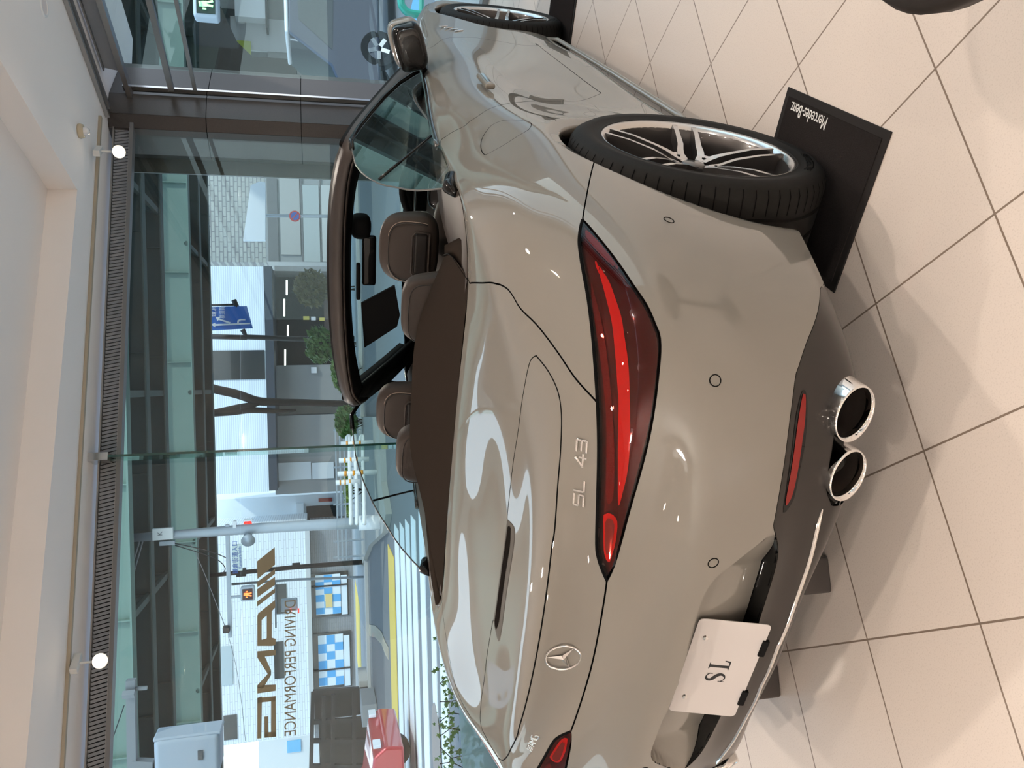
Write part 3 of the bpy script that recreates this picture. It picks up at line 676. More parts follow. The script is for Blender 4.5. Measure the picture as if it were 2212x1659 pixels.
# ------------------------------------------------------------------ wheels
def wheel(name, parent_thing, x, y, R, W, rr, left=False):
    sg_ = -1 if left else 1
    def f(r, h, a): return (sg_*(x-.0+h), y+r*math.cos(a), R+r*math.sin(a))
    # h: 0 at rim outer face, negative inward
    rim_o = rr+.012
    b = MB(); prof = [(rr-.008, -.004), (rr+.004, .004), (rr+.014, .002), (rr+.03, .008), (R-.035, .010), (R-.012, -.004), (R-.003, -.020), (R, -.04), (R, -.075)]
    prof += [(R-.007, -.078), (R-.007, -.086), (R, -.089), (R, -.14), (R-.007, -.143), (R-.007, -.151), (R, -.154), (R, W and -(W-.055)), (R-.003, -(W-.03)), (R-.02, -(W-.008)), (rr+.03, -W), (rr-.01, -W+.01)]
    b.lathe(prof, 96, f); b.cur = 1
    # shoulder sipes
    for k in range(64):
        a = 2*PI*k/64
        for (h0, h1) in ((-.012, -.070),):
            p = [f(R+.0006, h, a+da) for h, da in ((h0, 0), (h1, .012), (h1, .020), (h0, .008))]
            p[0] = f(R-.010, -.006, a); p[3] = f(R-.010, -.006, a+.008)
            m0 = f(R-.0012, -.022, a+.002); m1 = f(R-.0012, -.022, a+.010)
            b.add([p[0], m0, m1, p[3]], [(0, 1, 2, 3)]); b.add([m0, f(R+.0006, -.04, a+.005), f(R+.0006, -.04, a+.013), m1], [(0, 1, 2, 3)])
            b.add([f(R+.0006, -.04, a+.005), p[1], p[2], f(R+.0006, -.04, a+.013)], [(0, 1, 2, 3)])
    ty = b.build('tyre', [m_tyre, m_gap], parent_thing, True)
    try: ty.data.set_sharp_from_angle(angle=.7)
    except Exception: pass
    rim = None
    b = MB(); b.lathe([(rr-.017, -.014), (rr-.012, -.006), (rr-.006, -.001), (rr, .003), (rr+.003, -.002), (rr+.002, -.010)], 96, f)
    b.lathe([(rr-.025, -W+.03), (rr-.035, -.16)], 64, f); rim = b.build('rim', m_rim, parent_thing, True)
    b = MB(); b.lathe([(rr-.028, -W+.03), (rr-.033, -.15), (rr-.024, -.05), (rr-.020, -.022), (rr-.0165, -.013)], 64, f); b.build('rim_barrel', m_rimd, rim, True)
    # spokes: five forked pairs
    for k in range(5):
        a = .36+k*2*PI/5
        bf = MB(); bs = MB()
        for sd_ in (-1, 1):
            P = [(.044, .17*sd_, -.046, .020), (.072, .20*sd_, -.039, .022), (.092, .30*sd_, -.031, .020), (.118, .40*sd_, -.023, .0175), (.19, .475*sd_, -.009, .0135), (rr-.008, .515*sd_, -.003, .015)]
            L_ = []; Rr = []; L2 = []; R2 = []
            for (r, da, h, wd_) in P:
                aa = a+da; c = math.cos(aa); s_ = math.sin(aa)
                ex = wd_/r/2
                L_.append(f(r, h, aa-ex)); Rr.append(f(r, h, aa+ex)); dp = .045 if r > .08 else .03
                L2.append(f(r, h-dp, aa-ex*.6)); R2.append(f(r, h-dp, aa+ex*.6))
            n_ = len(P); V = L_+Rr+L2+R2
            bf.add(V, [(i, i+1, n_+i+1, n_+i) for i in range(n_-1)])
            bs.add(V, [(i, 2*n_+i, 2*n_+i+1, i+1) for i in range(n_-1)]+[(n_+i, n_+i+1, 3*n_+i+1, 3*n_+i) for i in range(n_-1)]+[(2*n_+i, 3*n_+i, 3*n_+i+1, 2*n_+i+1) for i in range(n_-1)])
        # web joining the pair near the hub
        V = [f(.034, -.049, a-.40), f(.034, -.049, a+.40), f(.082, -.0375, a+.15), f(.082, -.0375, a-.15), f(.034, -.08, a-.35), f(.034, -.08, a+.35), f(.082, -.07, a+.13), f(.082, -.07, a-.13)]
        bf.add(V[:4], [(0, 1, 2, 3)]); bs.add(V, [(3, 2, 6, 7), (0, 3, 7, 4), (1, 5, 6, 2)])
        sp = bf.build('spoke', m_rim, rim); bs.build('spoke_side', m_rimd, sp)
        b = MB(); c0 = f(.066, -.0285, a); b.lathe([(0, -.010), (.0065, -.0095), (.007, .0)], 10, lambda r, h, t, a=a: f(math.hypot(.064+r*math.cos(t), r*math.sin(t)), -.0405+h*.0, a+math.atan2(r*math.sin(t), .066+r*math.cos(t)))); b.build('wheel_bolt', m_gap, rim)
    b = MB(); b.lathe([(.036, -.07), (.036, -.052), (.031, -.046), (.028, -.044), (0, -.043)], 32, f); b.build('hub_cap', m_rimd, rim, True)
    b = MB()
    b.lathe([(.19, -.10), (.19, -.125), (.08, -.125), (.08, -.10), (.19, -.10)], 48, f); b.build('brake_disc', mat('brake disc', (.32, .31, .3), .35, .9), parent_thing, True)
    b = MB(); b.lathe([(.20, -.075), (.205, -.10), (.205, -.14), (.10, -.14), (.10, -.085), (.20, -.075)], 14, f, False, 2.0, 3.3); b.build('brake_caliper', mat('caliper grey', (.09, .085, .08), .3, .3, .7), parent_thing, autos=.5)
    b = MB(); b.lathe([(.06, -.05), (.10, -.09), (.10, -.2), (0, -.2)], 24, f); b.build('hub', m_mblk, parent_thing, True)
    if R > .3:
        t_ = text('tyre_lettering', 'BRIDGESTONE', mat('tyre letter', (.05, .047, .045), .5), ty, .028, (0, 0, 0), (1, 0, 0), (0, 1, 0), .0008)
        me = t_.data
        for v in me.vertices:
            u, vv, ww = v.co; aa = -2.05-u/(R-.055)*(1 if not left else -1) if True else 0
            rr_ = (R-.055)+vv; v.co = f(rr_, .0095+abs(ww)*1.2, aa if not left else PI-aa)
for (x, y, R, W, lf) in ((.958, 0, .357, .295, False), (.958, 0, .357, .295, True), (.940, 2.70, .350, .265, False), (.940, 2.70, .350, .265, True)):
    wt = thing('wheel'); wt.parent = car; wt.location = (-x if lf else x, y, 0)
    tag(wt, None)
    wheel('wheel', wt, x-.008, y, R, W, .269, lf)
# ------------------------------------------------------------------ cockpit
# soft top cover
def patch(name, rows, m, parent=car, n=8, thick=None):
    R = [smooth_line(np.array(r, float), n) for r in rows]; R = np.array(R); R = np.array([smooth_line(R[:, j], n) for j in range(R.shape[1])]).transpose(1, 0, 2)
    a, b_ = R.shape[:2]; V = R.reshape(-1, 3); F = [(i*b_+j, i*b_+j+1, (i+1)*b_+j+1, (i+1)*b_+j) for i in range(a-1) for j in range(b_-1)]
    o = mesh(name, V, F, m, parent, True)
    if thick:
        s_ = o.modifiers.new('t', 'SOLIDIFY'); s_.thickness = thick; s_.offset = -1
    return o
def sym5(x, y, z, xm, ym, zm, xc, yc, zc): return [(-x, y, z), (-xm, ym, zm), (0, yc, zc), (xm, ym, zm), (x, y, z)]
fr = surf([1.0], [1.0])[0]
patch('soft_top_cover', [sym5(.606, -.140, 1.000, .36, -.118, .9995, 0, -.108, .9995), sym5(.61, -.10, 1.006, .35, -.07, 1.010, 0, -.06, 1.010), sym5(.58, .08, 1.012, .33, .07, 1.043, 0, .07, 1.050), sym5(.50, .250, 1.006, .27, .215, 1.078, 0, .21, 1.089), sym5(.49, .26, .985, .265, .23, 1.055, 0, .225, 1.065), sym5(.48, .265, .90, .26, .24, .90, 0, .235, .90)], m_cloth, car, 6)
for sgn in (1, -1):
    # triangular flap between cover and body
    V = [(sgn*a, b_, c_) for a, b_, c_ in ((.612, -.138, 1.0005), (.69, -.095, 1.002), (.66, .02, 1.006), (.545, .245, 1.006), (.50, .285, .998), (.56, .12, 1.004))]
    o = mesh('cover_flap', V, [(0, 1, 2, 5), (5, 2, 3, 4)], m_cloth, car, True); sd_ = o.modifiers.new('t', 'SOLIDIFY'); sd_.thickness = .01
    b = MB(); b.tube([(sgn*.607, -.142, 1.003), (sgn*.585, .06, 1.012), (sgn*.545, .18, 1.006), (sgn*.505, .262, 1.004)], .0022, 6); b.build('cover_seam', m_gap, car, True)
    # leather trim from the body edge inwards, all along the door
    E = []
    for s in np.linspace(s_seam0, dr_f[-1][0]+.03, 44):
        p = surf([s], [1.0])[0]; E.append(p)
    E = np.array(E); V = []; F = []
    for i, p in enumerate(E):
        y = p[1]; wq = .25 if y < .60 else max(.085, .25-(y-.60)*.30)
        dz = .0
        inn = np.array([p[0]-wq, y+(.10 if y < .5 else .0)*(1 if y < .25 else max(0, (.5-y)/.25)), p[2]-.02])
        V += [(sgn*(p[0]-.001), p[1], p[2]+.001), (sgn*(p[0]-.02), p[1], p[2]+.004), (sgn*(p[0]*.5+inn[0]*.5), (p[1]+inn[1])/2, p[2]-.002), (sgn*inn[0], inn[1], inn[2]), (sgn*(inn[0]-.015), inn[1], inn[2]-.03), (sgn*(inn[0]-.0), inn[1], .45)]
        if i: F += [((i-1)*6+k, i*6+k, i*6+k+1, (i-1)*6+k+1) for k in range(5)]
    mesh('side_trim', V, F, m_lea, car, True)
# bulkhead behind the seats, floor of the cabin
b = MB(); b.box((0, .30, .56), (1.15, .04, .62)); b.box((0, 1.1, .26), (1.5, 1.9, .04)); b.build('cabin_tub', m_mblk, car)
def superell(b, c, r, e1=.5, e2=.5, nu=20, nv=28, R=None, shape=None):
    V = []; F = []
    sp = lambda v, e: math.copysign(abs(v)**e, v)
    for i in range(nu+1):
        th = -PI/2+PI*i/nu
        for k in range(nv):
            ph = 2*PI*k/nv; x = sp(math.cos(th), e1)*sp(math.cos(ph), e2); y = sp(math.cos(th), e1)*sp(math.sin(ph), e2); z = sp(math.sin(th), e1)
            if shape: x, y, z = shape(x, y, z)
            v = Vector((x*r[0], y*r[1], z*r[2]))
            if R is not None: v = R @ v
            V.append((v.x+c[0], v.y+c[1], v.z+c[2]))
    for i in range(nu):
        for k in range(nv): F.append((i*nv+k, i*nv+(k+1) % nv, (i+1)*nv+(k+1) % nv, (i+1)*nv+k))
    b.add(V, F)
for sgn in (1, -1):
    cx_ = sgn*.361; Rb = Matrix.Rotation(-.22, 3, 'X')
    seat = thing('seat'); seat.parent = car; seat.location = (cx_, .8, .3)
    b = MB(); superell(b, (cx_, .72, .60), (.25, .085, .37), .45, .6, R=Rb, shape=lambda x, y, z: (x*(1-.22*max(z, 0)), y, z)); b.build('backrest', m_lea, seat, True)
    b = MB(); superell(b, (cx_, 1.0, .42), (.26, .30, .10), .5, .5); b.build('cushion', m_lea, seat, True)
    hb = MB(); superell(hb, (cx_, .665, 1.065), (.134, .052, .108), .62, .62, R=Rb, shape=lambda x, y, z: (x*(1-.10*z), y, z)); hr = hb.build('headrest', m_lea, seat, True)
    b = MB()
    pts = []
    for a in np.linspace(-.35, PI+.35, 30): pts.append((cx_+.112*math.copysign(abs(math.cos(a))**.62, math.cos(a)), .625-.0, 1.055+.088*math.copysign(abs(math.sin(a))**.62, math.sin(a))))
    b.tube([(p[0], .6165-(p[2]-1.065)*-.22-.0, p[2]) for p in pts], .0022, 6, cap=True); b.build('piping', m_lead, hr, True)
    b = MB(); b.tube([(p[0]*.0+cx_+(p[0]-cx_)*1.04, .6205-(p[2]-1.065)*-.22, 1.065+(p[2]-1.065)*1.05) for p in pts], .0011, 5); b.build('stitching', m_thread, hr, True)
    b = MB(); b.box((0, 0, 0), (.155, .02, .05)); b.V = [(v[0]+cx_-.0, v[1]+.609, v[2]+1.03) for v in b.V]; b.build('headrest_vent', m_lead, hr, bevel=.012)
    b = MB(); fr_ = [(cx_+x, .600, 1.03+z) for x, z in ((-.082, -.03), (.082, -.03), (.086, .02), (.07, .032), (-.07, .032), (-.086, .02))]
    b.tube(fr_, .004, 8, closed=True); b.build('vent_frame', m_lea, hr, True)
    # rear shoulder pad (folded rear backrest)
    rp = MB(); superell(rp, (sgn*.30, .295, 1.035), (.125, .045, .093), .5, .5, R=Matrix.Rotation(-.1, 3, 'X'), shape=lambda x, y, z: (x*(1-.15*z), y, z)); r2 = rp.build('rear_seat_pad', m_lea, seat, True)
    b = MB(); b.tube([(sgn*.30+.105*math.copysign(abs(math.cos(a))**.5, math.cos(a)), .252, 1.035+.074*math.copysign(abs(math.sin(a))**.5, math.sin(a))) for a in np.linspace(-.3, PI+.3, 24)], .002, 5); b.build('pad_piping', m_lead, r2, True)
# dashboard, screen, wheel
b = MB(); superell(b, (0, 1.72, .78), (.74, .30, .13), .6, .35); dash = b.build('dashboard', m_lead, car, True)
b = MB(); b.box((0, 0, 0), (.20, .02, .27), ); b.V = [(v[0], 1.40+v[1]+v[2]*.35, .74+v[2]) for v in b.V]; b.build('centre_screen', m_blk, dash, bevel=.006)
b = MB(); b.box((.37, 1.50, .88), (.34, .02, .13)); b.build('instrument_display', m_blk, dash, bevel=.006)
for x in (-.08, .08, -.62, .62):
    b = MB(); b.lathe([(.045, 0), (.047, -.01), (.036, -.012), (.02, .0), (0, .0)], 28, lambda r, h, a, x=x: (x+r*math.cos(a), 1.44+h, .86+r*math.sin(a))); b.build('air_vent', m_chr, dash, True)
sw = thing('steering_wheel'); sw.parent = car; sw.location = (.37, 1.2, .8)
b = MB(); cw = Vector((.37, 1.25, .862)); Rw = Matrix.Rotation(-.42, 3, 'X')
b.tube([cw+Rw @ Vector((.183*math.cos(a), 0, .178*math.sin(a))) for a in np.linspace(0, 2*PI, 41)[:-1]], .0165, 12, closed=True); rimw = b.build('wheel_rim', m_blk if 0 else m_mblk, sw, True)
b = MB(); superell(b, tuple(cw), (.075, .03, .06), .6, .6, 12, 16, R=Rw)
for a in (0, PI, -PI/2): b.bar(cw+Rw @ Vector((.05*math.cos(a), 0, .05*math.sin(a))), cw+Rw @ Vector((.175*math.cos(a), 0, .17*math.sin(a))), .03, .015, up=(0, 1, 0))
b.build('wheel_hub', m_blk, sw, autos=.6)
# windshield frame
HD = [(0, 1.175, 1.313), (.22, 1.168, 1.309), (.40, 1.145, 1.297), (.52, 1.115, 1.279), (.585, 1.10, 1.258), (.622, 1.14, 1.235), (.66, 1.26, 1.185), (.715, 1.48, 1.085), (.765, 1.70, .985), (.79, 1.82, .93)]
HDs = smooth_line(np.array([(-HD[1][0], HD[1][1], HD[1][2])]+HD)[:], 6)[6:]
full = np.concatenate([HDs[::-1]*flip, HDs[1:]])
def sweep(name, prof, m, parent, sc_=lambda x, i: 1):
    V = []; F = []; n = len(full); k = len(prof)
    for i, p in enumerate(full):
        t = full[min(i+1, n-1)]-full[max(i-1, 0)]; t /= np.linalg.norm(t)
        # profile axes: o = outwards/up normal of the glass, r = towards the cabin (rearward/inward)
        c = np.array([0, 1.55, .9]); o = p-c; o -= (o@t)*t; o /= np.linalg.norm(o); r_ = np.cross(t, o); 
        if r_[1] > 0 and abs(p[0]) < .55: r_ = -r_
        if abs(p[0]) >= .55:
            cc = np.cross(t, o); r_ = cc if cc@np.array([0, -1, 0]) > 0 else -cc
        s_ = sc_(p, i)
        for (a_, b_) in prof: V.append(p+o*a_*s_+r_*b_*s_)
    for i in range(n-1):
        for j in range(k): F.append((i*k+j, i*k+(j+1) % k, (i+1)*k+(j+1) % k, (i+1)*k+j))
    return mesh(name, V, F, m, parent, True)
wf = sweep('windshield_frame', [(.010, -.05), (.014, -.01), (.012, .018), (.002, .030), (-.018, .032), (-.045, .026), (-.082, .004), (-.078, -.05)], m_mblk, car)
tag(wf, 'dark brown-black windshield frame')
sweep('header_moulding', [(.0155, -.03), (.0165, .0), (.014, .019), (.004, .0325), (-.004, .0325), (-.004, .02), (.008, -.03)], mat('moulding brown', (.035, .026, .022), .5), wf, lambda p, i: 1.0)
sweep('roof_seal', [(-.006, .034), (-.003, .038), (-.012, .039), (-.016, .036), (-.016, .03)], m_lea, wf)
b = MB()
for i in range(0, len(full)): pass
inner = []
for sgn in (1, -1):
    V = [(sgn*.575, 1.10, 1.225), (sgn*.55, 1.15, 1.235), (sgn*.62, 1.50, 1.06), (sgn*.66, 1.80, .90), (sgn*.78, 1.80, .90), (sgn*.72, 1.46, 1.06), (sgn*.655, 1.22, 1.175)]
    o = mesh('pillar_trim', V, [(0, 1, 2, 6), (6, 2, 5), (2, 3, 4, 5)], m_mblk, wf, True); q_ = o.modifiers.new('s', 'SOLIDIFY'); q_.thickness = .02
# windshield glass
rows = []
for u in np.linspace(0, 1, 9):
    r_ = []
    for v in np.linspace(-1, 1, 17):
        xt = v*.575; yt = 1.175+.0-.07*abs(v)**3+.02; zt_ = 1.295-.055*abs(v)**3
        xb = v*.77; yb = 2.02-.22*v*v; zb_ = .93
        r_.append((xt+(xb-xt)*u, yt+(yb-yt)*u, zt_+(zb_-zt_)*u+.018*math.sin(PI*u)))
    rows.append(r_)
V = [p for r_ in rows for p in r_]; F = [(i*17+j, i*17+j+1, (i+1)*17+j+1, (i+1)*17+j) for i in range(8) for j in range(16)]
mesh('windshield', V, F, m_wsh, car, True)
# side windows, traced
n_gl = (1, 0, .55); c_gl = .80+.55*.96
gl_px = [(760, 321), (768, 355), (779, 370), (792, 381), (816, 394.5), (834, 400), (853, 403), (877, 408), (901, 410), (935, 408), (961, 405), (973, 384), (951, 294), (930, 215), (912, 150), (890, 162), (862, 180), (828, 212), (800, 245), (775, 276), (758, 303)]
gp = np.array([onPl(a, b_, n_gl, c_gl) for a, b_ in gl_px])
for sgn in (1, -1):
    P = [(sgn*p[0], p[1], p[2]) for p in gp]; n3 = Vector((sgn*1, 0, .55)).normalized()
    b = MB(); k = len(P); b.add(P+[tuple(Vector(p)-n3*.0045) for p in P], [tuple(range(k)), tuple(range(2*k-1, k-1, -1))]+[(i, (i+1) % k, k+(i+1) % k, k+i) for i in range(k)])
    gl = b.build('side_window', m_glass, car)
    b = MB(); b.tube([tuple(Vector(p)-n3*.002) for p in P[:11]], .0028, 6); b.build('glass_edge', mat('glass edge', (.10, .10, .095), .3), gl, True)
    b = MB(); b.tube([tuple(Vector(p)+n3*.001) for p in [(sgn*q_[0], q_[1], q_[2]) for q_ in (onPl(819, 388, n_gl, c_gl), onPl(932, 294, n_gl, c_gl))]], .0045, 6); b.build('division_bar', m_blk, gl, True)
    b = MB(); b.tube([tuple(Vector(p)) for p in P[14:]]+[P[0]], .010, 8); b.build('pillar_seal', m_blk, gl, True)
    b = MB(); q0 = Vector(P[10]); b.tube([q0+Vector((sgn*.012, .055, -.03)), q0+Vector((0, .0, -.012)), q0+Vector((-sgn*.008, -.03, -.03))], [.022, .02, .012], 10); b.build('window_end_cap', m_blk, gl, True)
# interior mirror, visors
for (X0, Y0, nm) in ((.05, 1.25, 'interior_mirror'),):
    a1 = onY(797, 512, 1.25); a2 = onY(797, 612, 1.25); c_ = (a1+a2)/2
    im = MB(); im.box((0, 0, 0), (float(abs(a1[0]-a2[0]))+.01, .03, .062)); im.V = [(v[0]+c_[0], v[1]+c_[1]+v[0]*.05, v[2]+c_[2]) for v in im.V]; im_ = im.build('interior_mirror', m_blk, wf, bevel=.012)
    b = MB(); hz = onY(785, 494, 1.24); superell(b, (hz[0], 1.27, hz[2]+.01), (.055, .045, .045), .7, .7, 12, 16); b.build('mirror_mount', m_mblk, wf, True)
vz = [onY(*p, 1.2) for p in ((784, 618), (780, 656), (787, 752), (858, 706), (864, 681), (852, 617))]
vz = [onY(*p, 1.2) for p in ((853, 617), (780, 656), (787, 752), (858, 706), (864, 681))]
b = MB(); b.add([tuple(v) for v in vz]+[tuple(v+np.array([0, .016, .0])) for v in vz], [(0, 1, 2, 3, 4), (9, 8, 7, 6, 5)]+[(i, (i+1) % 5, 5+(i+1) % 5, 5+i) for i in range(5)]); b.build('sun_visor', m_mblk, wf, bevel=.003)
b = MB(); va = onY(776, 575, 1.16); vb = onY(772, 640, 1.16); b.box(tuple((va+vb)/2), (.17, .03, .018)); b.build('folded_visor', m_mblk, wf, bevel=.006)
# outside mirrors
for sgn in (1, -1):
    om = thing('door_mirror'); om.parent = car; om.location = (sgn*.92, 1.45, .95)
    def osh(x, y, z): return (x*(1-.12*z), y*(1-.3*abs(x)), z)
    b = MB(); superell(b, (sgn*.925, 1.515, 1.005), (.098, .070, .070), .55, .62, 20, 28, R=Matrix.Rotation(-sgn*.30, 3, 'Y')); cap = b.build('mirror_cap', m_paint, om, True)
    b = MB(); superell(b, (sgn*.922, 1.445, 1.000), (.094, .060, .064), .5, .6, 18, 26, R=Matrix.Rotation(-sgn*.30, 3, 'Y')); b.build('mirror_housing', m_blk, om, True)
    b = MB(); superell(b, (sgn*.925, 1.387, 1.002), (.074, .008, .046), .5, .6, 14, 24, R=Matrix.Rotation(-sgn*.30, 3, 'Y')); b.build('mirror_glass', mat('mirror face', (.006, .006, .006), .05, 0, 0, spec=.5), om, True)
    b = MB(); b.bar((sgn*.86, 1.50, .945), (sgn*.815, 1.52, .915), .07, .028); b.build('mirror_foot', m_blk, om, bevel=.008)
# fender vents / grilles of the front right fender
fv = on(985, 66)
for sgn in (1,):
    for k in range(4):
        h = on(958+k*11, 58+k*3)
        if h is None: continue
        p = Vector(h[:3]); n = Vector(h[3:6]); b = MB(); b.bar(p+n*.003+Vector((0, .02, -.022)), p+n*.003+Vector((0, -.02, .022)), .010, .004, up=n); b.build('fender_fin', m_chr, car, bevel=.001)
# ------------------------------------------------------------------ showroom
nA = np.array([-.731, .682, 0]); cA = 4.132; nB = np.array([.5585, .8295, 0]); cB = 4.521
dA = np.array([-.682, -.731, 0]); dB = np.array([.8295, -.5585, 0]); ZC = 3.12
K_ = np.linalg.solve(np.array([nA[:2], nB[:2]]), np.array([cA, cB])); K_ = np.array([K_[0], K_[1], 0])
KA = K_+dA*13; KB = K_+dB*11; KC = K_+dA*13+dB*11
def onA(px, py, o=0): return onPl(px, py, nA, cA-o)
def onB(px, py, o=0): return onPl(px, py, nB, cB-o)
m_ceil = mat('ceiling paint', (.92, .865, .83), .75, noise=(.91, .855, .82), scale=3)
m_wall = mat('wall paint', (.86, .83, .79), .65)
m_frame = mat('window frame grey', (.20, .195, .195), .4, .3)
m_metal = mat('brushed metal', (.42, .40, .38), .3, .9)
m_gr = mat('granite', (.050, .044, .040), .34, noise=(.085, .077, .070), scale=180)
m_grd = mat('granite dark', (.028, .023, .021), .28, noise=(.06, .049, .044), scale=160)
m_shop = glassmat('shop glass', (.90, .965, .945), 1.0)
# floor with tiles
m_floor = mat('floor tile', (.60, .545, .49), .34); t = m_floor.node_tree; bs_ = t.nodes['Principled BSDF']
tcn = t.nodes.new('ShaderNodeTexCoord'); vs = t.nodes.new('ShaderNodeVectorMath'); vs.operation = 'SUBTRACT'; vs.inputs[1].default_value = (1.7055, .2812, 0)
vr = t.nodes.new('ShaderNodeVectorRotate'); vr.rotation_type = 'Z_AXIS'; vr.inputs['Angle'].default_value = -math.radians(54.966)
br = t.nodes.new('ShaderNodeTexBrick'); br.offset = 0; br.squash = 1; br.inputs['Scale'].default_value = 1; br.inputs['Brick Width'].default_value = .3967; br.inputs['Row Height'].default_value = .3967; br.inputs['Mortar Size'].default_value = .0026; br.inputs['Mortar Smooth'].default_value = .1
br.inputs['Color1'].default_value = (.625, .55, .49, 1); br.inputs['Color2'].default_value = (.60, .53, .475, 1); br.inputs['Mortar'].default_value = (.20, .15, .115, 1)
nz = t.nodes.new('ShaderNodeTexNoise'); nz.inputs['Scale'].default_value = 260; nz.inputs['Detail'].default_value = 3
nzr = t.nodes.new('ShaderNodeValToRGB'); nzr.color_ramp.elements[0].position = .30; nzr.color_ramp.elements[0].color = (.78, .76, .74, 1); nzr.color_ramp.elements[1].position = .48; nzr.color_ramp.elements[1].color = (1, 1, 1, 1)
mx = t.nodes.new('ShaderNodeMix'); mx.data_type = 'RGBA'; mx.blend_type = 'MULTIPLY'; mx.inputs[0].default_value = .55
bp = t.nodes.new('ShaderNodeBump'); bp.inputs['Strength'].default_value = .22; bp.inputs['Distance'].default_value = .0006
def L(a, b): a.id_data.links.new(a, b)
L(tcn.outputs['Object'], vs.inputs[0]); L(vs.outputs[0], vr.inputs['Vector']); L(vr.outputs[0], br.inputs['Vector']); L(tcn.outputs['Object'], nz.inputs['Vector']); L(nz.outputs[0], nzr.inputs[0])
L(br.outputs['Color'], mx.inputs[6]); L(nzr.outputs[0], mx.inputs[7]); L(mx.outputs[2], bs_.inputs['Base Color']); L(nz.outputs[0], bp.inputs['Height']); L(bp.outputs[0], bs_.inputs['Normal'])
def plate_(name, poly, z0, z1, m, kind='structure', parent=None):
    b = MB(); b.prism([(p[0], p[1]) for p in poly], lambda x, y: (x, y, z0), lambda x, y: (x, y, z1)); o = b.build(name, m, parent)
    if kind and parent is None: o['kind'] = kind
    return o
plate_('floor', [K_-nA*0+nB*.03, KB+nB*.03, KC, KA], -.12, 0, m_floor)
# ceiling with a raised recess
R0 = np.array([-.684, 4.19, 0]); u1 = np.array([-.615, -.789, 0]); u2 = np.array([.745, -.667, 0])
RA_ = R0+u1*8; RB_ = R0+u2*6.5; RC_ = R0+u1*8+u2*6.5
out = [K_+nA*.5+nB*.9-dA*.2, KB+nB*.9, KC, KA+nA*.5]; inn = [R0, RB_, RC_, RA_]
b = MB()
for i in range(4):
    j = (i+1) % 4; q4 = [out[i], out[j], inn[j], inn[i]]
    b.add([(p[0], p[1], ZC) for p in q4]+[(p[0], p[1], ZC+.5) for p in q4], [(3, 2, 1, 0), (4, 5, 6, 7), (0, 1, 5, 4), (2, 3, 7, 6)])
b.add([(p[0], p[1], ZC+.20) for p in inn]+[(p[0], p[1], ZC+.5) for p in inn], [(0, 1, 2, 3), (7, 6, 5, 4)])
tag(b.build('ceiling', m_ceil), kind='structure')
# solid walls behind and to the right of the camera
def wallbox(name, a, b_, h0, h1, th, m, n):
    B_ = MB(); n = np.array(n); q4 = [a, b_, b_+n*th, a+n*th]; B_.prism([(p[0], p[1]) for p in q4], lambda x, y: (x, y, h0), lambda x, y: (x, y, h1)); o = B_.build(name, m); o['kind'] = 'structure'; return o
wallbox('wall_back', KA, KC, -.12, ZC, .2, m_wall, -nA*0+dA)
wallbox('wall_right', KB, KC, -.12, ZC, .2, m_wall, dB)
# window A : glass plane, sill, head, louvre strip
def glazing(name, P, Q, h0, h1, m, n, th=.012, joints=()):
    o = wallbox(name, P, Q, h0, h1, th, m, n); return o
gA0 = K_+dA*.30; gA1 = KA
W1 = thing('window_1', kind='structure'); W1.location = tuple(gA0)
def wpart(W, name, a, b_, h0, h1, th, m, n):
    B_ = MB(); n = np.array(n); q4 = [a, b_, b_+n*th, a+n*th]; B_.prism([(p[0], p[1]) for p in q4], lambda x, y: (x, y, h0), lambda x, y: (x, y, h1)); return B_.build(name, m, W)
fin_p = onA(880, 966)
ends = [gA0, fin_p, fin_p+dA*2.6, fin_p+dA*5.2, gA1]
for i in range(4): wpart(W1, 'glass_pane', ends[i]+dA*.002, ends[i+1]-dA*.002, .04, 2.96, .012, m_shop, nA)
wpart(W1, 'window_head', gA0, gA1, 2.915, 2.945, .09, m_frame, -nA*.5+nA*.0+nA*-.5+nA*0)
wpart(W1, 'window_sill', gA0, gA1, -.02, .06, .14, mat('sill white', (.62, .60, .57), .45), -nA)
m_film = mat('frosted film', (.84, .90, .87), .22, trans=.95, ior=1.03); t = m_film.node_tree
tl_ = t.nodes.new('ShaderNodeBsdfTranslucent'); tl_.inputs[0].default_value = (.72, .80, .76, 1); ms = t.nodes.new('ShaderNodeMixShader'); ms.inputs[0].default_value = .42
L(t.nodes['Principled BSDF'].outputs[0], ms.inputs[1]); L(tl_.outputs[0], ms.inputs[2]); L(ms.outputs[0], t.nodes['Material Output'].inputs[0])
film = [p-nA*.004 for p in (fin_p, gA1)]
wpart(W1, 'frosted_film', film[0], film[1], .06, .39, .003, m_film, -nA)
# louvre grille strip above the window
def louvre(name, a, b_, h0, h1, n, dn, pitch=.030):
    G = thing(name, kind='structure'); G.location = tuple(a)
    wpart(G, 'grille_frame', a, b_, h1-.012, h1, .05, m_metal, -n); wpart(G, 'grille_frame', a, b_, h0, h0+.010, .05, m_metal, -n)
    wpart(G, 'grille_back', a+n*.0, b_+n*.0, h0, h1, .01, mat('grille back', (.03, .028, .027), .6), n)
    B_ = MB(); Ltot = np.linalg.norm(b_-a); k = int(Ltot/pitch); d = (b_-a)/Ltot; mid = (h0+h1)/2
    for i in range(k):
        p = a+d*(i+.5)*pitch-n*.02; B_.bar((p[0]-d[0]*.012, p[1]-d[1]*.012, h0+.012), (p[0]+d[0]*.012, p[1]+d[1]*.012, h1-.014), .011, .022, up=tuple(d))
    o = B_.build('grille_slats', mat('slat grey', (.27, .28, .30), .5, .1), G); o['kind'] = 'stuff'; return G
louvre('trim_1', gA0-nA*.01, gA1-nA*.01, 2.945, 3.085, nA, dA)
